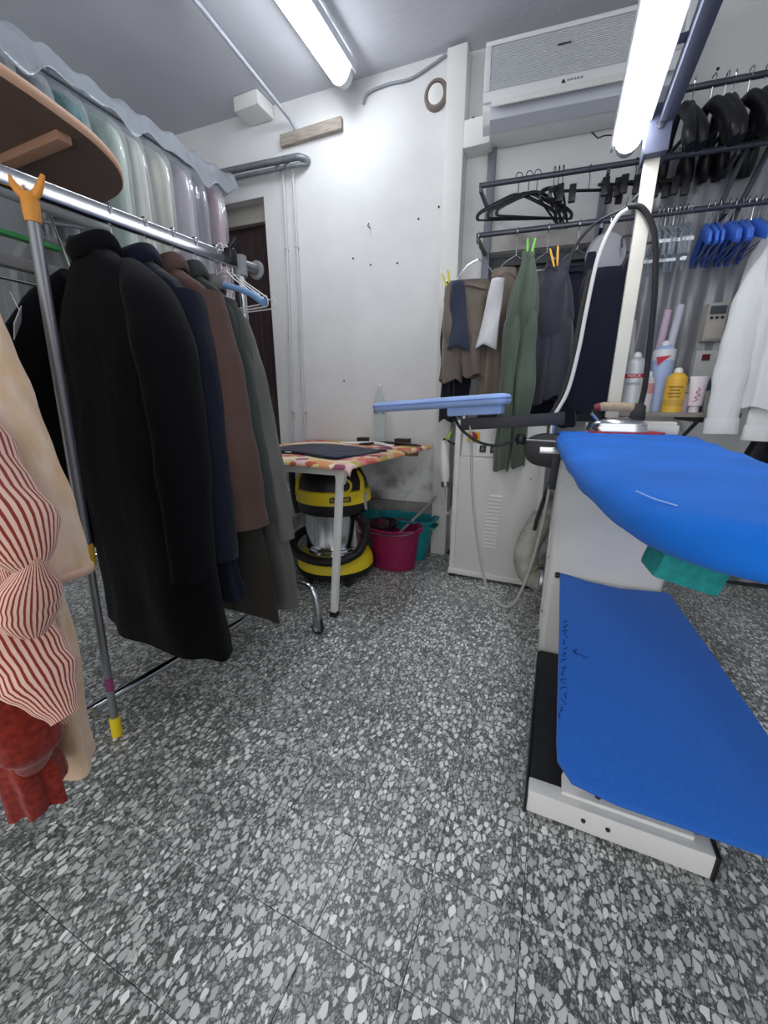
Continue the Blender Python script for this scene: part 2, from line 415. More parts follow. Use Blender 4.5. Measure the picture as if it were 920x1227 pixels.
# back wall, ironing side, with a dark recess behind the trousers
RX0, RX1, RZ0, RZ1 = -0.50, 0.34, 0.95, 1.93
w = MB()
wall_seg(w, yr, XJ, RX0, 0, CEIL); wall_seg(w, yr, RX1, XR, 0, CEIL); wall_seg(w, yr, RX0, RX1, RZ1, CEIL); wall_seg(w, yr, RX0, RX1, 0, RZ0)
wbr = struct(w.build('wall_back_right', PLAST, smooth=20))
cr = [(-.085, 2.56), (-.079, 2.53), (-.062, 2.504), (-.035, 2.486), (-.009, 2.468), (.02, 2.44), (.037, 2.424), (.07, 2.43), (.115, 2.424), (.2, 2.43)]
MB().tube([(x, yr(x) - 0.0005, z) for x, z in cr], 0.0035, 5).build('plaster_crack', BLK, wbr)
for x, z in ((0.53, 2.62), (0.83, 2.72), (-0.62, 2.62)):
    MB().lathe([(0.0, 0), (0.007, 0), (0.007, 0.004), (0, 0.004)], n=8, M=fr((x, yr(x) + 0.001, z), (1, .11, 0), (0, 0, 1))).build('nail_hole', BLK, wbr)
wn = thing('window_1', 'dark window recess behind the hanging trousers', 'window', (-0.08, yr(-0.08), RZ0)); struct(wn); del wn['category']
g = MB(); wall_seg(g, lambda x: yr(x) + 0.11, RX0, RX1, RZ0, RZ1, 0.02); g.build('pane', mat('dark_glass', (38, 42, 52), 0.35), wn)
for x0, x1, z0, z1 in ((RX0, RX0 + .05, RZ0, RZ1), (RX1 - .05, RX1, RZ0, RZ1), (RX0 + .05, RX1 - .05, RZ1 - .05, RZ1), (RX0 + .05, RX1 - .05, RZ0, RZ0 + .05), (-.1, -.06, RZ0 + .05, RZ1 - .05)):
    g = MB(); wall_seg(g, lambda x: yr(x) + 0.07, x0, x1, z0, z1, 0.04); g.build('window_frame', mat('window_frame_paint', (92, 95, 102), 0.5), wn)
g = MB(); wall_seg(g, lambda x: yr(x) - 0.02, RX0 - .03, RX1 + .03, RZ1 + 0.002, RZ1 + .10, 0.05); g.build('lintel', mat('lintel_stone', (190, 188, 184), 0.8, noise=(6, .3)), wn, bevel=.004)

# pillar in the middle of the back wall and the white trunking beside the air conditioner
struct(MB().box(-0.755, -0.645, 2.605, 2.78, 0, 2.90).build('trim_1', mat('pillar_paint', (226, 226, 222), 0.6, noise=(4, .07)), bevel=0.006))
struct(MB().box(-0.645, -0.50, 2.60, 2.72, 2.43, 2.56).build('trim_2', WHITEP, bevel=0.008))

# door
dr = thing('door_1', 'dark brown door in a white plastered opening behind the coat rack', 'door', ((DX0 + DX1) / 2, yl(-2.44) + 0.1, 0)); struct(dr); del dr['category']
DOORM = mat('brown_door', (70, 52, 52), 0.55, noise=(30, 0.35), stretch=(8, 8, .3), rgb2=(48, 36, 38))
nb = 14; bw = (DX1 - DX0) / nb
for i in range(nb):
    x0 = DX0 + i * bw
    g = MB(); wall_seg(g, lambda x: yl(x) + 0.10 + (0.004 if i % 2 else 0), x0 + .001, x0 + bw - .001, 0.01, 2.32, 0.03); g.build('plank', DOORM, dr, bevel=.002, seg=1)
g = MB(); wall_seg(g, lambda x: yl(x) + 0.07, DX0, DX1, 2.325, DZ, 0.06); g.build('header', mat('beige_board', (168, 164, 156), 0.7, noise=(6, .12)), dr, bevel=.004)
g = MB(); wall_seg(g, lambda x: yl(x) + 0.055, DX0, DX1, 2.318, 2.345, 0.06); g.build('head_rail', mat('beige_board', (0, 0, 0)), dr, bevel=.004)

# ---------------------------------------------------------------- ceiling and wall fittings
def lamp(name, label, x0, x1, y0, y1, zb, zt, strength, body, hot=1.0):
    t = thing(name, label, 'lamp', ((x0 + x1) / 2, (y0 + y1) / 2, zb))
    cx = (x0 + x1) / 2; hw = (x1 - x0) / 2
    MB().box(cx - hw * .85, cx + hw * .85, y0 + .02, y1 - .02, zt - .03, zt).build('housing', body, t, bevel=.006)
    em = mat('tube_light_' + name, (255, 255, 255), 0.4, emis=((243, 247, 255), strength))
    # diffuser: half-oval section
    sec = [(math.cos(a) * hw, -math.sin(a) * (zt - zb - .03)) for a in [PI * k / 10 for k in range(11)]]
    rings = [[Vector((cx + p[0], y, zt - .03 + p[1])) for p in sec] for y in (y0 + .06, y1 - .06)]
    MB().loft(rings, False, False).build('diffuser', em, t)
    for s in (-1, 1): MB().box(cx + s * hw - (.0 if s > 0 else .012), cx + s * hw + (.012 if s > 0 else .0), y0 + .01, y1 - .01, zt - .055, zt - .008).build('cover_edge', mat('lamp_edge', (226, 230, 236), .25), t, bevel=.003)
    endm = mat('lamp_end_plastic', (214, 218, 222), 0.25)
    for ya, yb in ((y0, y0 + .06), (y1 - .06, y1)):
        s0 = .85 if ya == y0 else 1; s1 = 1 if ya == y0 else .85
        rr = [[Vector((cx + p[0] * s, y, zt - .03 + p[1] * s)) for p in sec] for y, s in ((ya, s0), (yb, s1))]
        MB().loft(rr).build('end_cap', endm, t, bevel=.003)
    for k in (0.2, 0.5, 0.8):
        y = y0 + (y1 - y0) * k
        for s in (-1, 1):
            MB().box(cx + s * (hw * 1.0) - .004, cx + s * (hw * 1.0) + .004, y - .012, y + .012, zt - .045, zt - .005).build('clip', endm, t)
    return t
lamp('ceiling_lamp', 'bright white fluorescent batten lamp fixed to the ceiling', -1.40, -1.265, 1.12, 2.52, 2.80, 2.918, LAMP_CEILING, WHITEP)

cd = MB().tube([(-1.775, 0.3, 2.895), (-1.78, 1.9, 2.895), (-1.76, 2.56, 2.80), (-1.72, 2.60, 2.73)], 0.011, 10)
tag(cd.build('conduit', mat('conduit_paint', (168, 172, 182), 0.5)), 'thin grey conduit pipe running along the ceiling to the wooden batten', 'pipe')
def on_l(x, z, d=0.0): return (x, yl(x) - d, z)
M = fr(on_l(-1.63, 2.715, 0.016), (0.44, 0.022, 0.012), (0, 0, 1))
bt = MB().box(-.222, .222, -.032, .032, -.016, .016, M=M)
tag(bt.build('wooden_batten', mat('weathered_wood', (168, 158, 148), 0.8, noise=(14, .3), stretch=(1, 6, 6)), bevel=.004), 'short weathered wooden batten on the wall below the ceiling', 'batten')
bx = MB().box(-2.09, -1.90, 2.44, 2.596, 2.84, 2.918)
tag(bx.build('junction_box', WHITEP, bevel=.01), 'white junction box where the ceiling meets the wall above the door', 'box')
t = thing('pipe_run', 'pair of thick silver water pipes along the wall above the door', 'pipe', on_l(-2.1, 2.55, .05))
MB().tube(catmull([on_l(-2.95, 2.60, .06), on_l(-2.4, 2.60, .06), on_l(-1.8, 2.585, .06), on_l(-1.70, 2.58, .06), on_l(-1.665, 2.575, .03), on_l(-1.66, 2.575, .012)], 30), 0.020, 12).build('upper_pipe', GALV, t)
MB().tube(catmull([on_l(-2.95, 2.555, .055), on_l(-2.4, 2.555, .055), on_l(-1.85, 2.545, .055), on_l(-1.72, 2.545, .05), on_l(-1.66, 2.56, .012)], 30), 0.013, 12).build('lower_pipe', GALV, t)
for x in (-1.86, -1.79):
    MB().lathe([(0.0, -.014), (.02, -.014), (.02, .014), (0, .014)], n=10, M=fr(on_l(x, 2.545, .055), (0, 0, 1), (0, 1, 0))).build('coupling', STEEL, t, bevel=.002)
PIPEW = mat('painted_pipe', (205, 207, 208), 0.5)
for nm, pts, lab in (('a', [(-1.85, 2.53), (-1.86, 1.9), (-1.885, 1.3), (-1.91, .9), (-1.915, .05)], 'white painted thin pipe down the wall next to the door opening'),
                     ('b', [(-1.775, 2.53), (-1.775, 1.9), (-1.785, 1.3), (-1.79, .9), (-1.80, .05)], 'white painted thin pipe down the wall further from the door')):
    t = thing('thin_pipe', lab, 'pipe', on_l(pts[-1][0], .05, .02))
    MB().tube(catmull([on_l(x, z, .018) for x, z in pts], 24), .008, 8).build('tube', PIPEW, t)
    for z in (2.1, 1.55, 1.0):
        x = pts[1][0] if z > 1.8 else pts[2][0]
        MB().box(x - .012, x + .012, yl(x) - .027, yl(x), z - .005, z + .005).build('clamp', PIPEW, t, bevel=.002)
t = thing('vent_cap', 'round white vent cap with a brown rim high on the wall beside the pillar', 'vent', on_l(-.825, 2.73, .02))
Mv = fr(on_l(-.825, 2.74, 0), (1, .05, 0), (0, 0, 1))
MB().lathe([(0, -.001), (.068, -.001), (.068, .012), (.058, .022), (.05, .022), (.05, 0.01), (0, .01)], n=28, M=Mv, sy=1.1).build('rim', mat('brown_rim', (120, 108, 102), .6), t)
MB().lathe([(0, .008), (.048, .008), (.044, .02), (.02, .026), (0, .027)], n=28, M=Mv, sy=1.1).build('cover', WHITEP, t)
tag(MB().tube(catmull([on_l(-1.27, 2.79, .01), on_l(-1.24, 2.835, .012), on_l(-1.12, 2.85, .012), on_l(-.98, 2.845, .012), on_l(-.86, 2.875, .012), on_l(-.77, 2.905, .012)], 26), .007, 8)
    .build('wall_cable', mat('grey_cable', (150, 154, 162), .6)), 'grey cable sagging along the wall top towards the pillar', 'cable')
tag(MB().box(-2.66, -2.58, 2.50, 2.566, 2.71, 2.76).build('wood_block', mat('brown_wood', (120, 96, 78), .8), bevel=.004), 'small brown wood block on the wall above the door', 'block')

# air conditioner
A = math.atan(.11)
t = thing('air_conditioner', 'white wall-mounted air conditioner with a grey grille and open flap', 'air conditioner', (-.53, 2.522 , 2.43), A)
ACW = .90
ML = world_matrix(t)
def acb(*a): return MB().box(*a, M=ML)
ACM = mat('ac_plastic', (224, 226, 226), 0.4)
pro = [(0, .10), (0, .375), (.02, .39), (.19, .39), (.19, .02), (.10, .02), (.03, .05)]
MB().prism([(p[0], p[1]) for p in pro], 0, ACW, M=ML @ Matrix(((0, 0, 1, 0), (1, 0, 0, 0), (0, 1, 0, 0), (0, 0, 0, 1)))).build('housing', ACM, t, bevel=.008)
gm = mat('ac_grille', (190, 194, 198), 0.5)
fr0 = acb(.03, ACW - .03, -.006, .002, .175, .35).build('grille_panel', gm, t, bevel=.002)
sl = MB()
for i in range(22):
    z = .180 + i * .0077; sl.box(.034, ACW - .034, -.010, -.005, z, z + .0035, M=ML)
stuff(sl.build('grille_slats', mat('ac_slat', (206, 209, 211), .5), fr0, smooth=20))
acb(.0, ACW, -.012, .004, .352, .372).build('top_frame', ACM, t, bevel=.004)
acb(.0, ACW, -.012, .004, .125, .172).build('front_bar', ACM, t, bevel=.006)
acb(.0, .03, -.012, .004, .172, .352).build('side_frame', ACM, t, bevel=.004)
acb(ACW - .03, ACW, -.012, .004, .172, .352).build('side_frame', ACM, t, bevel=.004)
MB().prism([(-.028, .122), (-.046, .088), (-.041, .084), (-.02, .116), (.0, .116), (.0, .122)], .045, ACW - .045, M=ML @ Matrix(((0, 0, 1, 0), (1, 0, 0, 0), (0, 1, 0, 0), (0, 0, 0, 1)))).build('flap', WHITEP, t, bevel=.002)
MB().prism([(-.002, .108), (-.001, .055), (.06, .03), (.08, .09)], .04, ACW - .04, M=ML @ Matrix(((0, 0, 1, 0), (1, 0, 0, 0), (0, 1, 0, 0), (0, 0, 0, 1)))).build('air_outlet', mat('ac_outlet', (206, 210, 218), .5), t)
acb(.34, .40, -.012, -.0105, .29, .297).build('indicator', mat('dark_mark', (0, 0, 0)), t)
MB().prism([(.372, .140), (.392, .140), (.386, .152), (.378, .156)], .0121, .0135, M=ML @ Matrix(((1, 0, 0, 0), (0, 0, -1, 0), (0, 1, 0, 0), (0, 0, 0, 1)))).build('emblem', mat('dark_mark', (0, 0, 0)), t)
for i in range(5):
    acb(.398 + i * .015, .408 + i * .015, -.0135, -.0121, .144, .152).build('emblem_letter', mat('grey_print', (130, 132, 138), .6), t)

# ---------------------------------------------------------------- steel clothes rails on the ironing-side wall
def ry(x): return 2.53 + .11 * x
t = thing('wall_clothes_rack', 'dark steel clothes rails with brackets on the wall above the trousers', 'clothes rack', (.2, 2.7, 1.5))
RAILM = mat('rail_steel', (92, 95, 104), .38, .5, noise=(15, .25))
def rail(nm, x0, x1, z): MB().tube([(x0, ry(x0), z), (x1, ry(x1), z)], .013, 12).build(nm, RAILM, t)
rail('upper_rail', -.515, 1.2, 2.18); rail('lower_rail', -.515, 1.2, 1.95); rail('top_rail', .30, 1.2, 2.43)
for x in (-.505, .10, .62, 1.15):
    for z in (2.18, 1.95):
        MB().box(x - .008, x + .008, ry(x) - .015, yr(x) - .004, z - .035, z - .012).build('bracket', RAILM, t, bevel=.002)
for x in (.36, 1.1): MB().box(x - .008, x + .008, ry(x) - .015, yr(x) - .004, 2.395, 2.417).build('bracket', RAILM, t, bevel=.002)
for x, z0, z1 in ((-.50, 1.55, 2.55), (.10, 1.60, 2.22), (.63, 1.75, 2.45), (1.15, 1.5, 2.45)):
    MB().box(x - .022, x + .022, yr(x) - .03, yr(x) - .004, z0, z1).build('upright', mat('upright_paint', (120, 124, 132), .5, .2), t, bevel=.003)
MB().tube([(.36, ry(.36) + .02, 2.40), (.30, ry(.3) + .02, 2.2)], .009, 8).build('brace', RAILM, t)
MB().tube([(.66, ry(.66) + .03, 2.2), (.60, ry(.6) + .03, 1.96)], .011, 8).build('brace', RAILM, t)
MB().tube([(.76, ry(.76) + .03, 2.22), (.66, ry(.66) + .03, 1.9)], .012, 8).build('brace', RAILM, t)

# ---------------------------------------------------------------- ironing table (board, body, base, gantry, sleeve arm)
it = thing('ironing_table', 'white industrial ironing table with a blue padded board and overhead gantry', 'ironing table', (.23, 1.5, 0))
bo = [(-.002, 2.11), (.012, 1.80), (.026, 1.50), (.048, 1.18), (.070, .95), (.100, .77), (.140, .64), (.195, .565), (.27, .535), (.345, .55), (.405, .62), (.445, .78), (.48, 1.05), (.51, 1.5), (.535, 1.92), (.50, 2.06), (.40, 2.11), (.2, 2.125)]
oc = [p[:2] for p in catmull(bo + [bo[0]], 90)][:-1]
def inset(o, d):
    n = len(o); out = []
    for i in range(n):
        a = Vector(o[i - 1]); b = Vector(o[(i + 1) % n]); tt = (b - a).normalized(); nn = Vector((-tt.y, tt.x))
        out.append((o[i][0] + nn.x * d, o[i][1] + nn.y * d))
    return out
def to_spine(o, d):
    out = []
    for x, y in o:
        s = Vector((.262, min(max(y, .78), 1.80))); q = s - Vector((x, y)); q = q.normalized() * min(d, q.length * .9)
        out.append((x + q.x, y + q.y))
    return out
def bz(y): return .935 + .004 * (y - 1.3)
rings = []
for d, dz in ((.075, -.062), (.02, -.070), (.004, -.060), (-.002, -.040), (.004, -.018), (.022, -.004), (.05, 0), (.10, .002), (.15, .003)):
    rings.append([Vector((p[0], p[1], bz(p[1]) + dz + .003 * math.sin(p[1] * 23 + d * 60) * (1 if d < .03 else .2))) for p in to_spine(oc, d)])
MB().loft(rings).build('board_cover', BLUE, it, smooth=70)
def seam(pts, nm, r=.0022, m=None): return MB().tube(catmull(pts, 20), r, 6).build(nm, m or mat('pale_thread', (150, 185, 235), .7), it)
seam([(.128, .72, .9335), (.145, .68, .9315), (.168, .65, .930)], 'cover_seam', .0012)
# body: swelling column
prof = [(.03, 1.66, .40, 2.16, .0), (.03, 1.60, .42, 2.16, .05), (.03, 1.59, .42, 2.16, .40), (.025, 1.55, .43, 2.16, .60), (.03, 1.42, .44, 2.16, .78), (.04, 1.30, .44, 2.10, .868)]
rings = []
for x0, y0, x1, y1, z in [tuple(q) for q in catmull(prof, 20)]:
    rings.append([Vector(p) for p in ((x0, y0 + .02, z), (x0 + .02, y0, z), (x1 - .02, y0, z), (x1, y0 + .02, z), (x1, y1 - .02, z), (x1 - .02, y1, z), (x0 + .02, y1, z), (x0, y1 - .02, z))])
MB().loft(rings).build('body', WHITE_METAL, it, smooth=50)
MB().box(.052, .40, 1.583, 1.592, .05, .36).build('front_panel', mat('panel_enamel', (212, 212, 206), .4), it, bevel=.004)
MB().box(.022, .032, 1.68, 2.10, .10, .55).build('side_panel', mat('panel_enamel', (0, 0, 0)), it, bevel=.003)
for z in (.2, .45): MB().lathe([(0, 0), (.006, 0), (.005, .004), (0, .005)], n=8, M=fr((.03, 1.66, z), (0, 1, 0), (0, 0, 1)) @ Matrix.Rotation(PI, 4, 'X')).build('screw', DARKM, it)
# base
MB().box(.035, .438, .885, .93, .008, .078).build('front_beam', WHITE_METAL, it, bevel=.004)
MB().box(.438, .447, .882, .933, .006, .082).build('end_cap', BLACKP, it, bevel=.003)
MB().box(.028, .035, .882, 1.56, .004, .066).build('side_trim', BLACKP, it, bevel=.002)
MB().box(.035, .125, .93, 1.575, .01, .062).build('foot_pedal', mat('black_rubber', (28, 29, 34), .7, noise=(60, .2)), it, bevel=.004)
MB().box(.38, .438, .93, 1.60, .008, .06).build('side_beam', WHITE_METAL, it, bevel=.004)
MB().box(.125, .38, .93, 1.60, .02, .045).build('floor_plate', WHITE_METAL, it)
MB().prism([(.115, .905), (.40, .905), (.40, 1.02), (.14, 1.02), (.115, .96)], .079, .092).build('bracket_plate', WHITEP, it, bevel=.003)
for x, y in ((.20, .925), (.31, .93)): MB().lathe([(0, 0), (.008, 0), (.007, .004), (0, .005)], (x, y, .092), 10).build('bolt', DARKM, it)
for x in (.17, .225): MB().lathe([(0, 0), (.006, 0), (.005, .004), (0, .005)], n=8, M=fr((x, .885, .045), (1, 0, 0), (0, 0, 1))).build('bolt', DARKM, it)
# lower tray with blue felt, sloping up towards the body
def tz(y): return .185 + .29 * (y - .85)
tr_ = [(.088, .93), (.092, .885), (.125, .845), (.22, .832), (.36, .832), (.61, .83), (.61, .93), (.567, 1.093), (.514, 1.297), (.436, 1.575), (.28, 1.555), (.17, 1.568), (.075, 1.596), (.082, 1.3)]
tm_ = MB(); n = len(tr_)
tm_.add([(x, y, tz(y)) for x, y in tr_] + [(x, y, tz(y) + .018) for x, y in tr_], [list(range(n))[::-1], list(range(n, 2 * n))] + [(i, (i + 1) % n, n + (i + 1) % n, n + i) for i in range(n)])
tray = tm_.build('lower_tray', BLUET, it, bevel=.006)
for x in (.16, .36): MB().tube([(x, .95, .09), (x, .98, tz(.98) + .002)], .010, 8).build('tray_post', WHITE_METAL, it)
MB().tube([(.075, 1.585, tz(1.585) + .01), (.058, 1.585, tz(1.585) + .01)], .012, 10).build('tray_knob', BLACKP, it, bevel=.003)
# handwriting in marker along the tray's edge and a small arrow
INK = mat('marker_ink', (18, 30, 72), .8)
def ink(pts, par=tray): MB().tube([(x, y, tz(y) + .0188) for x, y in pts], .0013, 4).build('ink_stroke', INK, par)
rng = random.Random(4); y = 1.345
while y > 1.0:
    n_ = rng.randint(2, 4); L_ = rng.uniform(.010, .022); p = []
    for k in range(n_ + 1):
        p.append((.098 + rng.uniform(-.007, .011), y - L_ * k / n_))
    ink(p); y -= L_ + rng.uniform(.004, .012)
ink([(.165, 1.205), (.125, 1.222)]); ink([(.137, 1.232), (.124, 1.222), (.136, 1.208)])
# iron rest and gantry
MB().box(.13, .50, 2.13, 2.30, .93, .972).build('iron_rest', WHITE_METAL, it, bevel=.008)
MB().box(.36, .49, 2.14, 2.22, .972, .985).build('rest_pad', mat('rest_cream', (226, 222, 210), .6), it, bevel=.004)
post = MB(); post.add([(.205, 2.14, .95), (.258, 2.14, .95), (.258, 2.175, .95), (.205, 2.175, .95), (.205, 2.10, 2.06), (.258, 2.10, 2.06), (.258, 2.135, 2.06), (.205, 2.135, 2.06)],
                      [(0, 3, 2, 1), (4, 5, 6, 7), (0, 1, 5, 4), (1, 2, 6, 5), (2, 3, 7, 6), (3, 0, 4, 7)])
post.build('gantry_post', CREAM, it, bevel=.003)
BEAM = mat('gantry_steel', (88, 92, 112), .45, .3)
MB().box(.232, .280, .75, 2.16, 2.075, 2.13).build('gantry_beam', BEAM, it, bevel=.004)
MB().box(.195, .275, 2.06, 2.17, 1.985, 2.14).build('gantry_joint', BEAM, it, bevel=.004)
MB().lathe([(0, 0), (.014, 0), (.014, .012), (0, .014)], n=10, M=fr((.235, 2.062, 2.07), (1, 0, 0), (0, 0, 1))).build('joint_bolt', CHROME, it)
for y in (1.05, 1.75): MB().box(.15, .235, y - .012, y + .012, 2.12, 2.132).build('lamp_hanger', BEAM, it)
# balance arm that carries the steam hose
MB().tube(catmull([(.22, 2.13, 1.90), (.16, 2.12, 1.84), (.06, 2.12, 1.80), (-.01, 2.12, 1.72), (-.035, 2.13, 1.60), (-.05, 2.13, 1.45)], 24), .006, 8).build('spring_arm', DARKM, it)
MB().tube([(.175, 2.11, 1.87), (.17, 2.11, 1.825)], .009, 8).build('hose_clip', CHROME, it)
MB().tube([(.22, 2.125, 1.7), (.30, 2.125, 1.70), (.30, 2.125, 1.66)], .005, 6).build('post_hook', DARKM, it)
# sleeve board on its swing arm
so = [(-.925, .0), (-.915, .03), (-.86, .045), (-.70, .06), (-.5, .075), (-.32, .085), (-.235, .075), (-.21, .03), (-.21, -.03), (-.235, -.075), (-.32, -.085), (-.5, -.075), (-.70, -.06), (-.86, -.045), (-.915, -.03)]
sc_ = [p[:2] for p in catmull(so + [so[0]], 70)][:-1][::-1]
SA = Matrix.Translation((-.21, 1.95, 1.105)) @ Matrix.Rotation(math.radians(-4), 4, 'Z') @ Matrix.Rotation(math.radians(-3.6), 4, 'Y') @ Matrix.Translation((.21, 0, 0))
rings = []
for d, dz in ((.035, -.045), (.008, -.042), (0, -.028), (0, -.010), (.008, 0.003), (.03, .007), (.05, .008)):
    rings.append([SA @ Vector((p[0], p[1], dz)) for p in inset(sc_, d)])
sb = MB().loft(rings).build('sleeve_board', PALEBLUE, it, smooth=60)
MB().tube([SA @ Vector((p[0], p[1], -.014)) for p in inset(sc_, -.001)][:36], .0025, 5).build('piping', mat('piping_blue', (104, 134, 206), .8), sb)
MB().prism([(-.50, -.05), (-.30, -.055), (-.24, -.04), (-.24, .04), (-.30, .055), (-.50, .05)], -.085, -.04, M=SA).build('under_pad', PALEBLUE, sb, bevel=.012)
MB().lathe([(0, -.16), (.016, -.16), (.016, -.06), (.022, -.055), (.022, -.04), (0, -.04)], (-.42, 1.96, 1.10), 14).build('swivel', STEEL, it)
arm = MB(); 
for p, q in (((-.43, 1.96, .965), (.03, 1.99, 1.0)),):
    p = Vector(p); q = Vector(q); d = (q - p)
    Ma = fr(p, d, (0, 1, 0)); arm.box(0, d.length, -.018, .018, -.028, .028, M=Ma)
arm.build('swing_arm', mat('arm_paint', (42, 43, 50), .5), it, bevel=.004)
MB().tube([(-.02, 1.99, .98), (-.02, 1.99, .78)], .020, 12).build('arm_pivot', STEEL, it)
br = catmull([(.045, 0, .93), (-.06, 0, .93), (-.12, 0, .90), (-.125, 0, .84), (-.08, 0, .79), (.045, 0, .775)], 24)
MB().prism([(p[0], p[2]) for p in br], -.03, .03, M=Matrix.Translation((0, 1.97, 0)) @ Matrix(((1, 0, 0, 0), (0, 0, -1, 0), (0, 1, 0, 0), (0, 0, 0, 1)))).build('arm_bracket', BLACKP, it, bevel=.006)
MB().box(-.06, .03, 1.925, 1.945, .845, .875).build('lever_plate', CHROME, it, bevel=.004)
MB().tube([(-.14, 1.93, .905), (.02, 1.93, .90)], .006, 8).build('lever', CHROME, it)
MB().lathe([(0, -.026), (.018, -.022), (.026, 0), (.018, .022), (0, .026)], (-.145, 1.93, .905), 14).build('lever_knob', BLACKP, it)
MB().box(-.005, .03, 1.93, 2.02, .68, .93).build('side_bracket', DARKM, it, bevel=.004)
MB().tube([(.0, 2.0, .70), (-.04, 2.05, .5), (-.06, 2.08, .32)], .010, 8).build('stay_rod', DARKM, it)

lamp('gantry_lamp', 'long glowing fluorescent lamp hanging from the gantry over the blue ironing board', .094, .194, .85, 2.24, 2.055, 2.145, LAMP_GANTRY, WHITEP)

# teal sponge tucked under the board, flexible duct, hoses
Ms = Matrix.Translation((.203, .695, .832)) @ Matrix.Rotation(math.radians(6), 4, 'Z') @ Matrix.Rotation(math.radians(14), 4, 'Y')
tag(MB().box(-.045, .045, -.035, .035, -.028, .04, M=Ms).build('sponge', mat('teal_foam', (30, 142, 140), .9, noise=(90, .25), bump=(160, .6, .004)), bevel=.008), 'teal foam sponge tucked under the near tip of the blue board', 'sponge')
dm = mat('duct_fabric', (176, 172, 162), .75, noise=(20, .25))
t = thing('flexible_duct', 'grey ribbed flexible duct bending between steam cabinet and ironing table', 'duct', (-.03, 2.1, .1))
path = catmull([(.035, 2.02, .19), (-.01, 2.02, .19), (-.05, 2.03, .215), (-.075, 2.05, .28), (-.065, 2.08, .36), (-.035, 2.12, .43), (-.01, 2.16, .48)], 70)
rr = [.060 + (.0025 if i % 2 else -.0015) for i in range(70)]
MB().tube(path, rr, 20).build('hose', dm, t, smooth=60)
MB().tube([(.028, 2.02, .19), (.005, 2.02, .19)], .068, 20).build('collar', STEEL, t, bevel=.003)
tag(MB().tube(catmull([(-.395, 1.955, .99), (-.378, 1.95, .90), (-.355, 1.96, .62), (-.31, 1.98, .33), (-.255, 1.99, .11), (-.19, 2.0, .022), (-.13, 1.98, .022), (-.08, 1.96, .12), (-.03, 1.95, .36), (-.005, 1.945, .60), (.0, 1.945, .70)], 70), .0075, 8)
    .build('grey_hose', mat('hose_grey', (182, 182, 177), .5)), 'grey hose looping to the floor from the pale blue sleeve board', 'hose')
tag(MB().tube(catmull([(-.47, 1.965, 1.00), (-.42, 1.93, .94), (-.33, 1.92, .885), (-.24, 1.92, .875), (-.165, 1.93, .905)], 30), .007, 8)
    .build('lever_cable', mat('black_cable', (30, 30, 32), .5)), 'short black cable sagging from the sleeve board to the lever knob', 'cable')
tag(MB().tube(catmull([(.17, 2.10, 1.825), (.13, 2.095, 1.79), (.085, 2.09, 1.66), (.065, 2.085, 1.45), (.055, 2.08, 1.30), (.03, 2.07, 1.12), (-.02, 2.05, 1.0), (-.045, 2.04, .955)], 50), .0085, 8)
    .build('steam_hose', mat('white_hose', (214, 214, 210), .5)), 'white steam hose hanging in an arc from the balance arm', 'hose')
tag(MB().tube(catmull([(.06, 2.10, 1.62), (.045, 2.10, 1.45), (.035, 2.095, 1.28), (.012, 2.085, 1.12), (-.04, 2.07, .99)], 50), .010, 8)
    .build('braided_hose', mat('dark_braid', (60, 56, 54), .8, noise=(120, .5))), 'dark braided hose hanging just behind the white steam hose', 'hose')
tag(MB().tube(catmull([(.17, 2.10, 1.835), (.22, 2.095, 1.82), (.27, 2.09, 1.74), (.298, 2.09, 1.62), (.318, 2.09, 1.45), (.328, 2.09, 1.28), (.335, 2.09, 1.14), (.33, 2.085, 1.06), (.325, 2.08, 1.035)], 50), .011, 8)
    .build('iron_cable', mat('black_cable', (0, 0, 0))), 'thick black cable running from the balance arm down to the iron', 'cable')
# iron
t = thing('steam_iron', 'chrome steam iron with a cork handle resting at the end of the blue board', 'iron', (.255, 2.045, .944))
MB().prism([(.13, 2.00), (.15, 1.96), (.40, 1.955), (.43, 2.03), (.40, 2.10), (.15, 2.10)], .9385, .946).build('rest_mat', mat('red_silicone', (176, 52, 60), .7), t, bevel=.003)
iro = [(.125, 2.035), (.16, 1.985), (.25, 1.965), (.345, 1.975), (.36, 2.035), (.345, 2.09), (.25, 2.10), (.16, 2.085)]
ip = [p[:2] for p in catmull(iro + [iro[0]], 48)][:-1]
rings = []
for s, z in ((1, .947), (1.0, .963), (.96, .972), (.97, .976), (.90, .990), (.72, 1.0), (.45, 1.006)):
    rings.append([Vector((.245 + (p[0] - .245) * s, 2.035 + (p[1] - 2.035) * s, z)) for p in ip])
MB().loft(rings).build('soleplate', CHROME, t, smooth=35)
MB().tube([(.165, 2.03, 1.048), (.18, 2.03, 1.052), (.25, 2.03, 1.05), (.305, 2.03, 1.045)], [.017, .019, .02, .018], 14).build('handle', mat('cork', (188, 168, 138), .8, noise=(50, .25)), t)
MB().tube([(.145, 2.03, 1.045), (.17, 2.03, 1.05)], [.016, .02], 12).build('handle_cap', mat('maroon_plastic', (128, 48, 56), .5), t, bevel=.003)
MB().prism([(.285, .998), (.345, .995), (.34, 1.055), (.325, 1.068), (.30, 1.065)], -.02, .02, M=Matrix.Translation((0, 2.03, 0)) @ Matrix(((1, 0, 0, 0), (0, 0, -1, 0), (0, 1, 0, 0), (0, 0, 0, 1)))).build('rear_grip', BLACKP, t, bevel=.005)
MB().tube(catmull([(.14, 2.03, 1.04), (.15, 2.03, 1.015), (.165, 2.03, 1.0), (.17, 2.03, .99)], 8), .014, 10).build('front_neck', BLACKP, t)
MB().tube([(.135, 2.0, 1.025), (.165, 2.0, .99)], .006, 8).build('trigger', CHROME, t)

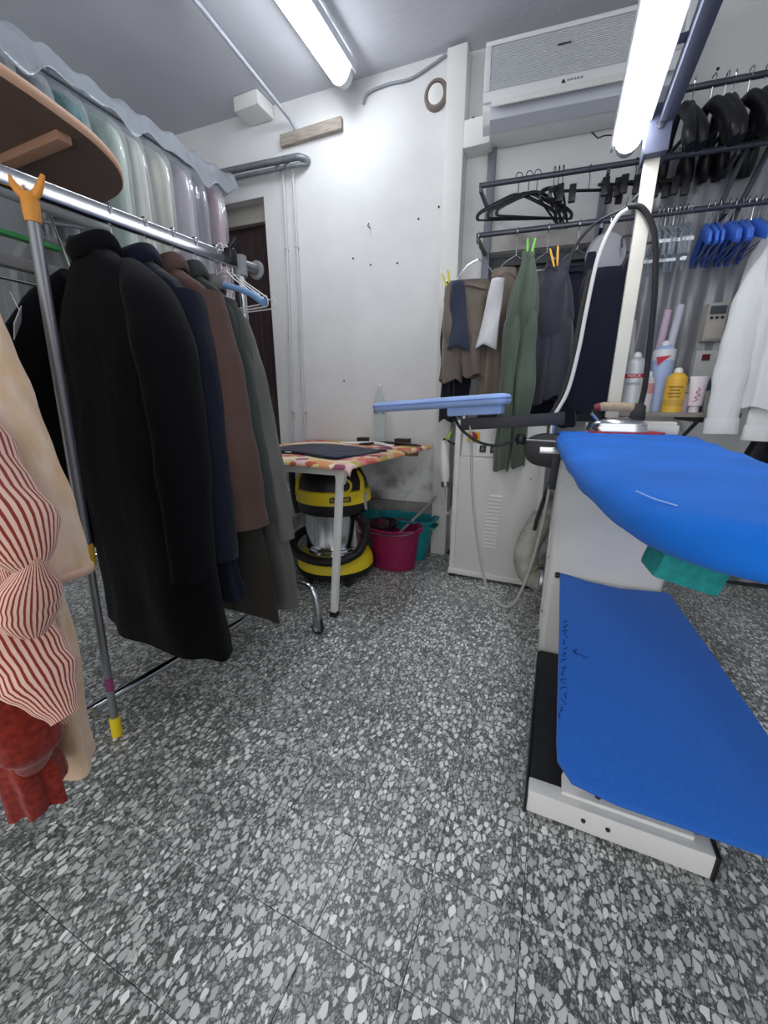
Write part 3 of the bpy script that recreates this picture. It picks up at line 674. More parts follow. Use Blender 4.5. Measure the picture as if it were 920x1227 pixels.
# ---------------------------------------------------------------- steam cabinet
ca = thing('steam_cabinet', 'white metal steam generator cabinet with louvres and a red switch', 'cabinet', (-.275, 2.45, 0))
MB().box(-.515, -.035, 2.295, 2.60, .03, .765).build('body', WHITE_METAL, ca, bevel=.004)
MB().box(-.498, -.05, 2.289, 2.296, .06, .755).build('door_panel', mat('cab_door', (218, 218, 213), .35), ca, bevel=.003)
cp = MB().prism([(2.295, .767), (2.60, .767), (2.60, .965), (2.345, .965)], -.50, -.035, M=Matrix(((0, 0, 1, 0), (1, 0, 0, 0), (0, 1, 0, 0), (0, 0, 0, 1)))).build('control_housing', WHITE_METAL, ca, bevel=.003)
MB().box(-.535, -.505, 2.285, 2.60, .05, .97).build('side_post', WHITE_METAL, ca, bevel=.004)
MB().box(-.055, -.03, 2.285, 2.60, .05, .80).build('side_post', WHITE_METAL, ca, bevel=.004)
MB().box(-.54, -.02, 2.272, 2.31, .02, .055).build('base_bar', WHITE_METAL, ca, bevel=.006)
for x in (-.52, -.05):
    for y in (2.30, 2.56): MB().lathe([(0, 0), (.018, 0), (.018, .018), (.012, .03), (0, .03)], (x, y, 0), 12).build('foot', BLACKP, ca)
for i in range(15):
    z = .225 + i * .0225; x = -.335 + (i / 15) * .02
    MB().prism([(2.290, z), (2.279, z + .002), (2.290, z + .012)], x, x + .075, M=Matrix(((0, 0, 1, 0), (1, 0, 0, 0), (0, 1, 0, 0), (0, 0, 0, 1)))).build('louvre', WHITEP, ca)
def cpy(z): return 2.295 + (z - .767) / .198 * .05 - .001
Mc = lambda x, z: fr((x, cpy(z), z), (1, 0, 0), (0, .245, .97))
MB().prism([(-.035, -.03), (.035, -.03), (.035, .03), (-.035, .03)], 0, .006, M=Mc(-.435, .875)).build('switch_plate', mat('yellow_plate', (232, 190, 40), .4), ca, bevel=.006)
MB().lathe([(0, .005), (.026, .005), (.024, .018), (.02, .022), (0, .022)], n=18, M=Mc(-.435, .875)).build('rotary_switch', mat('red_plastic', (170, 30, 50), .4), ca, bevel=.002)
MB().box(-.008, .008, -.026, .026, .018, .032, M=Mc(-.435, .875)).build('switch_grip', mat('red_plastic', (0, 0, 0)), ca, bevel=.002)
MB().box(-.10, .075, -.042, .03, 0, .003, M=Mc(-.31, .81)).build('switch_panel', WHITEP, ca, bevel=.002)
for x in (-.375, -.315, -.25):
    s_ = MB().box(-.018, .018, -.02, .02, .002, .010, M=Mc(x, .81)).build('rocker_switch', mat('switch_dark', (44, 44, 48), .4), ca, bevel=.002)
    MB().box(-.008, .008, -.010, .010, .009, .013, M=Mc(x, .81)).build('rocker', mat('rocker_grey', (110, 106, 104), .4), s_, bevel=.002)
MB().prism([(-.05, -.02), (.05, -.02), (.045, .02), (0, .03), (-.04, .015)], 0, .003, M=Mc(-.25, .885)).build('blue_badge', mat('badge_blue', (38, 88, 170), .5), ca)
MB().lathe([(0, 0), (.004, 0), (.004, .003), (0, .003)], n=8, M=fr((-.10, 2.289, .66), (1, 0, 0), (0, 0, 1))).build('door_screw', DARKM, ca)
# spray gun hanging on the cabinet's side
t = thing('spray_gun', 'white spray gun with a looped hose hanging on the side of the steam cabinet', 'spray gun', (-.60, 2.33, .45))
MB().tube(catmull([(-.615, 2.33, .85), (-.612, 2.33, .80), (-.605, 2.33, .72), (-.598, 2.33, .64), (-.595, 2.33, .60)], 16), interp([.014, .022, .03, .03, .024], 16), 14).build('grip', WHITEP, t)
MB().tube([(-.595, 2.33, .60), (-.592, 2.33, .565)], .026, 14).build('collar', STEEL, t, bevel=.003)
MB().tube(catmull([(-.592, 2.33, .57), (-.60, 2.33, .47), (-.59, 2.33, .41), (-.56, 2.33, .40), (-.535, 2.32, .46), (-.525, 2.315, .56), (-.53, 2.32, .70)], 40), .007, 8).build('hose', mat('hose_grey', (0, 0, 0)), t)
MB().tube(catmull([(-.62, 2.33, .845), (-.60, 2.32, .86), (-.57, 2.315, .84), (-.535, 2.31, .83)], 14), .006, 8).build('hook', BLACKP, t)
MB().prism([(-.60, .86), (-.57, .90), (-.555, .93), (-.565, .885), (-.585, .855)], 2.30, 2.306, M=Matrix(((1, 0, 0, 0), (0, 0, 1, 0), (0, 1, 0, 0), (0, 0, 0, 1)))).build('green_tag', mat('lime_plastic', (160, 200, 60), .5), t)

# ---------------------------------------------------------------- small table with floral cloth, and what stands on and under it
tb = thing('work_table', 'low white-legged table under a floral cloth against the back wall', 'table', (-1.3, 2.1, 0))
MB().prism([(-1.75, 1.61), (-.875, 1.61), (-.775, 2.60), (-1.75, 2.60)], .765, .785).build('table_top', mat('chipboard', (150, 122, 92), .7), tb, bevel=.002)
MB().box(-1.70, -.92, 1.66, 1.69, .72, .765).build('apron', WHITE_METAL, tb)
MB().box(-1.70, -.86, 2.565, 2.598, .71, .765).build('wall_ledger', mat('chipboard', (0, 0, 0)), tb)
for x, y, sx in ((-.955, 1.56, 0), (-1.66, 1.56, 0)):
    yt = y + (.11 if y < 1.6 else 0)
    lg = MB(); h = .016
    lg.add([(x-h, y-h, .02), (x+h, y-h, .02), (x+h, y+h, .02), (x-h, y+h, .02), (x-h, yt-h, .765), (x+h, yt-h, .765), (x+h, yt+h, .765), (x-h, yt+h, .765)], [(0, 3, 2, 1), (4, 5, 6, 7), (0, 1, 5, 4), (1, 2, 6, 5), (2, 3, 7, 6), (3, 0, 4, 7)])
    l_ = lg.build('leg', WHITE_METAL, tb, bevel=.003)
    MB().box(x - .019, x + .019, y - .019, y + .019, 0, .028).build('foot_cap', BLACKP, l_, bevel=.003)
    MB().prism([(-.03, .0), (.045, .0), (.03, -.03), (.018, -.09), (-.018, -.09), (-.025, -.03)], yt - .018, yt + .018, M=Matrix.Translation((x, 0, .765)) @ Matrix(((1, 0, 0, 0), (0, 0, 1, 0), (0, 1, 0, 0), (0, 0, 0, 1)))).build('leg_bracket', WHITE_METAL, l_, bevel=.003)
FLOR = patches('floral_cloth', [(226, 190, 150), (204, 112, 104), (228, 208, 140), (214, 130, 140), (236, 222, 196), (198, 100, 84), (158, 92, 112), (224, 160, 110), (186, 176, 92), (232, 196, 190)], 15)
def cl(u, v):
    y = 1.575 + v * 1.03; rgt = -.872 + .1 * max(0, y - 1.61)
    x = -1.78 + u * (rgt + 1.802)
    z = .7885 + .0015 * math.sin(x * 17 + y * 9)
    ex = max(0, x - rgt); ey = max(0, 1.60 - y)
    drop = .9 * max(ex, ey) + 1.6 * min(ex, ey)
    if x < -1.752: drop = .8 * (-1.752 - x)
    return (x - ex * .3, y + ey * .3, z - drop)
tag(MB().sheet(cl, 60, 60).build('table_cloth', FLOR, thick=.003), 'colourful floral cloth spread over the small table', 'tablecloth')
NAVY = cloth('navy_knit', (26, 32, 58), .2)
def nv(u, v):
    x = -1.52 + u * .52 - .16 * v * (1 - u) + .1 * v; y = 1.76 + v * .42 + .05 * math.sin(u * 5)
    return (x, y, .797 + .007 * math.sin(u * 9 + v * 4) * math.sin(v * PI) + .006 * math.sin(PI * u))
t = thing('folded_garment', 'dark navy garment laid flat on the floral table cloth', 'garment', (-1.3, 1.95, .79))
MB().sheet(nv, 26, 20).build('cloth', NAVY, t, thick=.010)
MB().box(-1.36, -1.325, 1.765, 1.785, .804, .807).build('care_label', WHITEP, t)
HC = mat('cream_plastic', (226, 214, 186), .5)
def flat_hanger(lab, x, y, rz, m, z=.800):
    t = thing('flat_hanger', lab, 'hanger', (x, y, z - .008), rz, 'hangers lying on the table')
    Mx = world_matrix(t)
    MB().tube([Mx @ Vector(p) for p in catmull([(-.21, -.05, .01), (-.17, -.03, .012), (-.06, .035, .014), (0, .05, .014), (.06, .035, .014), (.17, -.03, .012), (.21, -.05, .01)], 30)], interp([.008, .014, .017, .016, .017, .014, .008], 30), 10, sx=.55).build('shoulder_bar', m, t)
    MB().tube([Mx @ Vector(p) for p in catmull([(0, .05, .014), (0, .10, .01), (.03, .13, .008), (.06, .11, .008), (.05, .08, .008)], 16)], .004, 6).build('hook', CHROME, t)
flat_hanger('cream plastic hanger lying on the table behind the navy garment', -1.42, 2.22, .25, HC)
flat_hanger('white hanger lying at the back of the table next to the bottle', -1.12, 2.36, -.15, WHITEP)
flat_hanger('black hanger lying at the back right of the table', -.99, 2.42, .1, mat('black_plastic', (0, 0, 0)))
for x, y, w_, lab in ((-1.24, 2.50, .035, 'small black box on the table left of the water bottle'), (-.95, 2.52, .05, 'small dark brown box at the back right corner of the table')):
    b_ = thing('small_box', lab, 'box', (x, y, .79)); MB().box(x - w_, x + w_, y - .03, y + .03, .79, .825).build('carton', mat('box_' + str(int(w_ * 1000)), (40, 36, 38) if w_ < .04 else (70, 42, 40), .6), b_, bevel=.003)
    MB().box(x - w_ - .001, x + w_ + .001, y - .031, y + .031, .825, .832).build('lid', mat('box_lid', (58, 50, 50), .6), b_, bevel=.002)
# water bottle
t = thing('water_bottle', 'clear plastic bottle with a green label standing on the table by the wall', 'bottle', (-1.135, 2.55, .79))
PET = mat('pet_plastic', (236, 244, 246), .08, trans=1.0, ior=1.12)
MB().lathe([(.0, 0), (.036, .0), (.04, .01), (.038, .05), (.041, .06), (.038, .10), (.041, .12), (.04, .24), (.034, .30), (.017, .35), (.015, .375), (0, .376)], (-1.135, 2.55, .79), 24).build('body', PET, t)
MB().lathe([(.0415, .20), (.0418, .20), (.0418, .255), (.0415, .255)], (-1.135, 2.55, .79), 24, cap=False).build('label_band', film('label_film', (150, 190, 170), .6), t)
MB().box(-1.155, -1.115, 2.5065, 2.508, 1.005, 1.03).build('label_print', mat('green_print', (40, 120, 84), .6), t)
MB().lathe([(0, .376), (.018, .376), (.018, .40), (0, .402)], (-1.135, 2.55, .79), 16).build('cap', WHITEP, t, bevel=.002)

# vacuum cleaner
VX, VY = -1.215, 2.03
va = thing('vacuum_cleaner', 'black and yellow wet and dry vacuum cleaner with a steel drum under the table', 'vacuum cleaner', (VX, VY, 0), math.radians(18))
VYEL = mat('vac_yellow', (232, 206, 40), .4); VBLK = mat('vac_black', (26, 26, 28), .45)
def vl(prof, n=36, sx=1.0, sy=1.0): return MB().lathe(prof, (VX, VY, 0), n, sx, sy)
vl([(0, .045), (.21, .045), (.245, .06), (.25, .085), (.24, .09), (0, .09)]).build('bumper', VBLK, va)
vl([(0, .085), (.242, .085), (.238, .13), (.215, .165), (.19, .172), (0, .172)]).build('chassis', VYEL, va)
pr_ = [(0, .165), (.172, .165), (.18, .185), (.175, .195), (.182, .205), (.176, .215), (.183, .225), (.178, .24), (.18, .42), (.184, .43), (.18, .44), (0, .44)]
vl(pr_).build('drum', CHROME, va)
vl([(0, .435), (.20, .435), (.212, .45), (.212, .50), (.2, .51), (0, .51)], sx=1.05).build('lower_head', VBLK, va)
vl([(.206, .50), (.222, .505), (.214, .575), (.20, .585)], sx=1.05).build('head_band', VYEL, va)
vl([(0, .50), (.205, .50), (.205, .585), (.195, .63), (.16, .69), (.1, .72), (0, .725)], sx=1.05).build('head', VBLK, va)
def vp(a, r, z): a = math.radians(a); return (VX + r * math.cos(a), VY + r * math.sin(a), z)
# yellow shoulders of the head
for s in (-1, 1):
    MB().tube(catmull([vp(-75 + s * 62, .208, .54), vp(-75 + s * 68, .206, .60), vp(-75 + s * 72, .185, .655), vp(-75 + s * 74, .15, .69)], 14), interp([.024, .02, .016, .010], 14), 10).build('head_cheek', VYEL, va)
Mk = fr(vp(-42, .205, .615), (-math.sin(math.radians(-42)), math.cos(math.radians(-42)), 0), (-.25, -.0, 1))
MB().lathe([(.028, 0), (.042, 0), (.042, .02), (.036, .024), (.028, .02), (.028, 0)], n=20, M=Mk, cap=False).build('knob_ring', VYEL, va)
MB().lathe([(0, 0), (.03, 0), (.03, .018), (0, .02)], n=20, M=Mk).build('knob', VBLK, va)
Mt = fr(vp(-50, .229, .54), (-math.sin(math.radians(-50)), math.cos(math.radians(-50)), 0), (0, 0, 1))
MB().box(-.06, .06, -.014, .014, -.012, .001, M=Mt).build('name_plate', VBLK, va)
text('name_print', 'KARCHER', .024, Mt @ Matrix.Translation((0, 0, .0015)), YELLOW, va)
MB().tube(catmull([vp(196, .235, .40), vp(198, .25, .52), vp(199, .255, .64), vp(200, .23, .72), vp(200, .14, .74)], 20), .020, 10).build('carry_handle', VBLK, va)
MB().tube(catmull([vp(188, .235, .40), vp(190, .245, .48), vp(192, .24, .56)], 10), .024, 10).build('hose_holder', VBLK, va)
hp = [vp(-20, .20, .43), vp(-10, .235, .38), vp(-15, .25, .30), vp(-30, .255, .22), vp(-60, .26, .185), vp(-95, .262, .19), vp(-130, .262, .205), vp(-160, .262, .225), vp(-190, .262, .245), vp(-220, .255, .255)]
hr = [.026 + (.0025 if i % 2 else -.001) for i in range(120)]
MB().tube(catmull(hp, 120), hr, 10).build('suction_hose', VBLK, va)
for a in (-110, -40, 60, 150):
    w_ = MB(); p = vp(a, .215, .028)
    w_.tube([(p[0] - .016, p[1], p[2]), (p[0] + .016, p[1], p[2])], .028, 14); w_.build('caster', VBLK, va, bevel=.003)
    MB().tube([vp(a, .215, .03), vp(a, .205, .06)], .012, 8).build('caster_stem', VBLK, va)
MB().tube([vp(-8, .225, .56), vp(-6, .235, .46)], [.013, .010], 8).build('latch', GREYP, va)

# mop bucket and basin
t = thing('mop_bucket', 'maroon plastic mop bucket with a dark wringer basket on the floor', 'bucket', (-.915, 2.285, 0))
MAR = mat('maroon_bucket', (138, 24, 74), .4)
bp_ = [(0, .004), (.125, .004), (.135, .012), (.16, .26), (.182, .268), (.186, .285), (.178, .292), (.165, .285), (.155, .262), (.130, .02), (0, .016)]
MB().lathe(bp_, (-.915, 2.285, 0), 36, 1.08, .82).build('pail', MAR, t)
wr_ = MB()
wr = MB().lathe([(.095, .295), (.105, .30), (.105, .31), (.095, .312), (.088, .305), (.095, .295)], (-.99, 2.27, 0), 24, 1.0, 1.0, cap=False).build('wringer_rim', BLACKP, t)
for k in range(14):
    a = 2 * PI * k / 14
    MB().box(-.008, .008, -.003, .003, -.10, .012, M=Matrix.Translation((-.99 + .088 * math.cos(a), 2.27 + .088 * math.sin(a), .29)) @ Matrix.Rotation(a + PI / 2, 4, 'Z') @ Matrix.Rotation(.25, 4, 'X')).build('wringer_rib', mat('wringer_dark', (58, 28, 46), .5), wr)
MB().tube(catmull([(-1.09, 2.28, .285), (-1.05, 2.15, .275), (-.92, 2.125, .27), (-.78, 2.15, .28), (-.73, 2.28, .29)], 24), .004, 6).build('bail', STEEL, t)
t = thing('wash_basin', 'teal rectangular plastic basin behind the maroon bucket', 'basin', (-.97, 2.50, 0))
TEAL = mat('teal_plastic', (26, 140, 150), .45)
def rrect(cx, cy, hx, hy, z, r=.06, n=8):
    out = []
    for sx, sy, a0 in ((1, 1, 0), (-1, 1, 90), (-1, -1, 180), (1, -1, 270)):
        for k in range(n):
            a = math.radians(a0 + 90 * k / (n - 1)); out.append(Vector((cx + sx * (hx - r) + r * math.cos(a), cy + sy * (hy - r) + r * math.sin(a), z)))
    return out
MB().loft([rrect(-.97, 2.51, *q) for q in ((.21, .085, .003), (.255, .105, .27), (.28, .12, .28), (.282, .12, .29), (.262, .108, .293), (.245, .098, .27), (.2, .08, .02))]).build('tub', TEAL, t)
MB().box(-.76, -.685, 2.44, 2.56, .235, .25, M=Matrix.Translation((0, 0, 0))).build('grip', TEAL, t, bevel=.006)
tag(MB().tube([(-.915, 2.36, .20), (-.70, 2.52, .45)], .010, 10).build('stick', mat('grey_stick', (150, 152, 150), .5)), 'grey stick leaning between the bucket and the basin', 'stick')

# ---------------------------------------------------------------- garments: builders
def body(levels, ang, N=56, rows=34, k=7, amp=.10, seed=0, p=.85, open_bottom=True, tw=0.0, wr=.016):
    """hanging cloth: levels of (z, cx, cy, half width, half depth); width axis turned by ang"""
    L = catmull(levels, rows); rg = random.Random(seed)
    ph = [rg.uniform(0, 6.28) for _ in range(4)]
    rings = []
    for j, (z, cx, cy, hw, hd) in enumerate(L):
        t = j / (rows - 1); a = ang + tw * t; ca, sa = math.cos(a), math.sin(a)
        ring = []
        for i in range(N):
            f = 2 * PI * i / N; c, s = math.cos(f), math.sin(f)
            x = hw * math.copysign(abs(c) ** p, c); y = hd * math.copysign(abs(s) ** p, s)
            m = 1 + amp * (.12 + t) * (math.sin(k * f + ph[0] + t * .8) + .5 * math.sin((2 * k - 3) * f + ph[1]) + .4 * math.sin((k - 3) * f + ph[2] + 2 * t))
            y *= m; x *= 1 + (m - 1) * .25
            wn_ = mnoise.noise(Vector((cx + x, cy + y * 2, z * .55)) * 7 + Vector((seed * 3.1, 0, 0))) * wr * min(1, t * 4)
            y += wn_ * math.copysign(1, s) * abs(s) ** .3; x += wn_ * c * .6
            ring.append(Vector((cx + x * ca - y * sa, cy + x * sa + y * ca, z + .012 * t * math.sin(3 * f + ph[3]))))
        rings.append(ring)
    return MB().loft(rings, True, not open_bottom)
def sleeve(pts, rad, n=20, rows=26, flat=.62, up=None, seed=1, wr=.05):
    P = catmull(pts, rows); R = interp(rad, rows); rg = random.Random(seed); ph = rg.uniform(0, 6)
    R = [r * (1 + wr * math.sin(i * 1.1 + ph) * math.sin(i * .37 + ph)) for i, r in enumerate(R)]
    return MB().tube(P, R, n, True, 1.0, flat, up)
def hook(mb, x, y, z, r=.016, ang=0.0, stem=.05, wire=.0022):
    """wire hook over a rail centred at (x, y, z), opening in the plane turned by ang"""
    pts = []
    for q in range(13):
        a = math.radians(-30 + q * 20); pts.append((r * math.cos(a), r * math.sin(a) ))
    pts = pts[::1]
    P = [(x + a * math.cos(ang), y + a * math.sin(ang), z + b) for a, b in pts]
    last = P[-1]
    P += [(x - r * .9 * math.cos(ang), y - r * .9 * math.sin(ang), z - r * .7), (x, y, z - r - .012), (x, y, z - r - stem)]
    return mb.tube(P, wire, 6)

# ---------------------------------------------------------------- rolling garment rack
def rx(y): return -1.25 - (1.41 - y) * .107
RZ = 1.61
ra = math.atan(.107)
WD = -ra                      # turn of a garment hung square to the rail
rk = thing('garment_rack', 'chrome rolling garment rack carrying the coats', 'garment rack', (rx(.8), .8, 0))
Mr = fr((rx(1.45), 1.45, RZ), (rx(.0) - rx(1.45), -1.45, 0), (0, 0, 1))
MB().box(.0, 1.52, -.024, .024, -.013, .013, M=Mr).build('top_rail', CHROME, rk, bevel=.010, seg=3)
MB().tube([(rx(1.43), 1.43, RZ), (rx(1.50), 1.50, RZ)], .021, 14).build('rail_end', STEEL, rk)
MB().lathe([(0, -.006), (.036, -.006), (.036, .004), (0, .006)], n=18, M=fr((rx(1.505), 1.505, RZ), (1, 0, 0), (0, 0, 1))).build('end_disc', GREYP, rk, bevel=.002)
MB().tube([(rx(1.42), 1.42, RZ - .045), (rx(1.42), 1.42, RZ + .03)], .026, 14).build('joint', GREYP, rk, bevel=.004)
MB().box(rx(1.36) - .03, rx(1.36) + .03, 1.34, 1.38, RZ - .02, RZ + .035).build('rail_clamp', BLACKP, rk, bevel=.005)
MB().tube([(rx(1.36), 1.36, RZ + .03), (rx(1.36) + .035, 1.375, RZ + .075)], [.009, .013], 8).build('clamp_lever', BLACKP, rk)
for y in (1.42, .02):
    x = rx(y)
    MB().tube([(x, y, .05), (x, y, RZ - .02)], .014, 14).build('upright', CHROME, rk)
    dx, dy = math.cos(WD), math.sin(WD)
    for s in (-1, 1):
        pt = [(x, y, .235), (x + s * dx * .16, y + s * dy * .16, .245), (x + s * dx * .255, y + s * dy * .255, .242), (x + s * dx * .295, y + s * dy * .295, .215), (x + s * dx * .31, y + s * dy * .31, .16), (x + s * dx * .312, y + s * dy * .312, .105)]
        MB().tube(catmull(pt, 26), .0135, 12).build('foot_tube', CHROME, rk)
        cx, cy = x + s * dx * .312, y + s * dy * .312
        MB().lathe([(0, .085), (.018, .085), (.018, .115), (0, .118)], (cx, cy, 0), 12).build('caster_stem', STEEL, rk)
        for q in (-.013, .013): MB().box(cx - .024 , cx + .018, cy + q - .002, cy + q + .002, .025, .09).build('caster_fork', STEEL, rk, bevel=.002)
        MB().tube([(cx - .006, cy - .010, .031), (cx - .006, cy + .010, .031)], .031, 18).build('wheel', mat('rubber_wheel', (38, 38, 40), .6), rk, bevel=.004)
        MB().tube([(cx - .006, cy - .016, .031), (cx - .006, cy + .016, .031)], .011, 12).build('hub', GREYP, rk)
MB().tube([(rx(1.42), 1.42, .075), (rx(.02), .02, .075)], .015, 14).build('bottom_bar', CHROME, rk)

def coat_hanger(y, lab, m, hw=.13, zt=1.47, ends=.02, grp='hangers under the coats on the rack'):
    x = rx(y)
    t = thing('coat_hanger', lab, 'hanger', (x, y, zt - .08), WD, grp)
    hk = MB(); hook(hk, x, y, RZ + .012, .020, WD, .08); hk.build('hook', CHROME, t)
    c, s = math.cos(WD), math.sin(WD)
    pts = [(-hw, -.085), (-hw * .7, -.045), (-.04, -.004), (0, 0), (.04, -.004), (hw * .7, -.045), (hw, -.085)]
    MB().tube(catmull([(x + a * c, y + a * s, zt + b) for a, b in pts], 24), interp([ends, ends * .8, .010, .009, .010, ends * .8, ends], 24), 10).build('shoulder_bar', m, t)
    return t
def coat(name, lab, y, cx, m, levels, sl=(), collar=True, grp=None, cat='coat', k=7, amp=.10, seed=0, extra=None, zc=1.53, collar_m=None, cw=.075):
    t = thing(name, lab, cat, (cx, y, levels[-1][0]), 0, grp)
    lv = [(z, cx + o, y + oy, hw, hd) for z, o, oy, hw, hd in levels]
    body(lv, WD, k=k, amp=amp, seed=seed).build('coat_body', m, t, smooth=70)
    for i, (pts, rad, fl_) in enumerate(sl):
        sleeve(pts, rad, flat=fl_, seed=seed + i, up=(0, 1, 0)).build('sleeve', m, t, smooth=70)
    if collar:
        P = []
        for q in range(17):
            a = math.radians(-160 + 20 * q); P.append((cx + cw * math.cos(a) * 1.0, y + .055 * math.sin(a), zc + .012 * math.cos(a * 2) - (.03 if q in (0, 16) else 0)))
        MB().tube(catmull(P, 40), .020, 10, sx=1.5, sy=.5, up=(0, 0, 1)).build('collar', collar_m or m, t, smooth=70)
    return t
BLACKW = cloth('black_wool', (8, 9, 13), .2, .35, .05)
NAVYW = cloth('navy_wool', (20, 24, 40), .2, .4, .15)
BROWN = cloth('brown_twill', (92, 72, 66), .18, .45, .1)
DGREEN = cloth('dark_green_cloth', (58, 64, 62), .2, .4, .15)
GREYC = cloth('grey_cloth', (104, 104, 100), .18, .5, .15)
LINING = cloth('olive_lining', (54, 50, 44), .2)

# black overcoat, nearest of the row
o = coat('overcoat', 'long black overcoat hanging nearest the pole on the rack', .915, -1.37, BLACKW,
     [(1.535, 0, 0, .055, .031), (1.50, 0, 0, .10, .046), (1.44, .0, 0, .20, .056), (1.36, 0, 0, .27, .065), (1.20, 0, 0, .29, .074), (.9, 0, 0, .30, .087), (.6, .02, 0, .33, .093), (.36, .03, 0, .35, .099), (.20, .03, 0, .36, .099)],
     [([(-1.24, .93, 1.46), (-1.15, .915, 1.36), (-1.10, .90, 1.18), (-1.075, .885, .95), (-1.07, .87, .72), (-1.06, .855, .50)], [.045, .085, .095, .09, .082, .078], .72),
      ([(-1.50, .92, 1.46), (-1.62, .90, 1.37), (-1.74, .875, 1.22), (-1.79, .86, 1.0), (-1.75, .86, .75), (-1.70, .87, .50)], [.045, .085, .10, .10, .09, .085], .72)], seed=3, amp=.07)
for z in (.545, .58):
    MB().lathe([(0, 0), (.009, 0), (.009, .003), (0, .004)], n=12, M=fr((-1.075 + (.0), .80, z), (1, 0, 0), (0, 0, 1))).build('cuff_button', BLACKP, o)
coat_hanger(.93, 'black hanger inside the long black overcoat', BLACKP)
coat('blazer', 'dark navy blazer hanging directly behind the black overcoat', 1.035, -1.345, NAVYW,
     [(1.525, 0, 0, .055, .028), (1.49, 0, 0, .11, .037), (1.43, 0, 0, .20, .040), (1.33, .0, 0, .25, .043), (1.1, 0, 0, .25, .043), (.8, .01, 0, .26, .046), (.52, .02, 0, .28, .053), (.36, .03, 0, .30, .056)],
     [([(-1.15, 1.03, 1.40), (-1.11, 1.02, 1.2), (-1.09, 1.01, .95), (-1.07, .995, .72), (-1.065, .985, .52)], [.07, .075, .072, .065, .06], .75)], seed=5)
coat_hanger(1.035, 'dark hanger inside the navy blazer', BLACKP)
coat('jacket', 'brown twill jacket hanging between the navy blazer and the dark green jacket', 1.13, -1.33, BROWN,
     [(1.53, 0, 0, .055, .032), (1.50, 0, 0, .10, .036), (1.44, 0, 0, .19, .040), (1.34, .0, 0, .24, .043), (1.1, 0, 0, .24, .043), (.85, .01, 0, .25, .043), (.62, .01, 0, .25, .047)],
     [([(-1.15, 1.125, 1.42), (-1.105, 1.115, 1.22), (-1.075, 1.11, 1.0), (-1.045, 1.105, .80), (-1.025, 1.10, .615)], [.065, .078, .078, .077, .075], .75)], seed=9)
coat('olive_coat', 'dark olive long coat hanging below the brown jacket', 1.165, -1.31, LINING,
     [(1.47, 0, 0, .10, .017), (1.40, 0, 0, .19, .019), (1.2, 0, 0, .22, .019), (.8, .02, 0, .24, .022), (.45, .06, 0, .26, .028), (.20, .07, 0, .27, .030)], (), False, seed=31)
coat_hanger(1.13, 'dark hanger inside the brown twill jacket', BLACKP)
coat('jacket', 'dark green jacket hanging just behind the brown twill jacket', 1.215, -1.325, DGREEN,
     [(1.525, 0, 0, .055, .027), (1.495, 0, 0, .10, .031), (1.44, 0, 0, .18, .031), (1.34, .0, 0, .23, .034), (1.1, 0, 0, .24, .034), (.8, .02, 0, .26, .034), (.6, .04, 0, .27, .037)],
     [([(-1.16, 1.21, 1.42), (-1.12, 1.205, 1.22), (-1.085, 1.20, .98), (-1.05, 1.195, .78), (-1.03, 1.19, .62)], [.055, .06, .06, .055, .05], .75)], seed=12)
coat_hanger(1.215, 'dark hanger inside the dark green jacket', BLACKP)
coat('long_coat', 'long grey coat hanging last in the row before the wire hangers', 1.285, -1.315, GREYC,
     [(1.50, 0, 0, .055, .021), (1.47, 0, 0, .09, .024), (1.41, 0, 0, .17, .024), (1.30, .0, 0, .22, .027), (1.0, .02, 0, .235, .030), (.7, .05, 0, .25, .033), (.4, .08, 0, .26, .036), (.20, .09, 0, .265, .036)],
     [([(-1.175, 1.29, 1.37), (-1.12, 1.285, 1.20), (-1.07, 1.28, .95), (-1.03, 1.28, .72), (-1.0, 1.275, .51)], [.05, .055, .052, .046, .038], .75)], seed=15, zc=1.50)
coat_hanger(1.30, 'pale blue plastic hanger showing at the shoulder of the grey coat', mat('pale_blue_plastic', (120, 160, 205), .4), hw=.235, zt=1.505, ends=.014)
# empty wire hangers at the rack's end
def wire_hanger():
    t = thing('wire_hanger', 'x', 'hanger', (0, 0, 0))
    hk = MB(); hook(hk, 0, 0, -.022, .020, 0, .05); hk.build('hook', WHITEP, t)
    w_ = .205
    pts = [(0, -.10), (.03, -.103), (.07, -.135), (.15, -.185), (.175, -.205), (.195, -.20), (w_, -.215), (w_ - .005, -.235), (.15, -.238), (-.15, -.238), (-w_ + .005, -.235), (-w_, -.215), (-.195, -.20), (-.175, -.205), (-.15, -.185), (-.07, -.135), (-.03, -.103), (0, -.10)]
    MB().tube(catmull([(a, 0, b) for a, b in pts], 70), .0024, 6).build('wire_frame', WHITEP, t)
    return t
wh = wire_hanger()
for i, (y, lab) in enumerate(((1.325, 'white wire hanger nearest the grey coat at the rack end'), (1.35, 'middle one of the three white wire hangers at the rack end'), (1.378, 'white wire hanger nearest the rack upright'))):
    place(wh, i > 0, (rx(y), y, RZ + .048), (0, 0, WD + .05 * (i - 1)), lab, 'empty wire hangers on the rack')

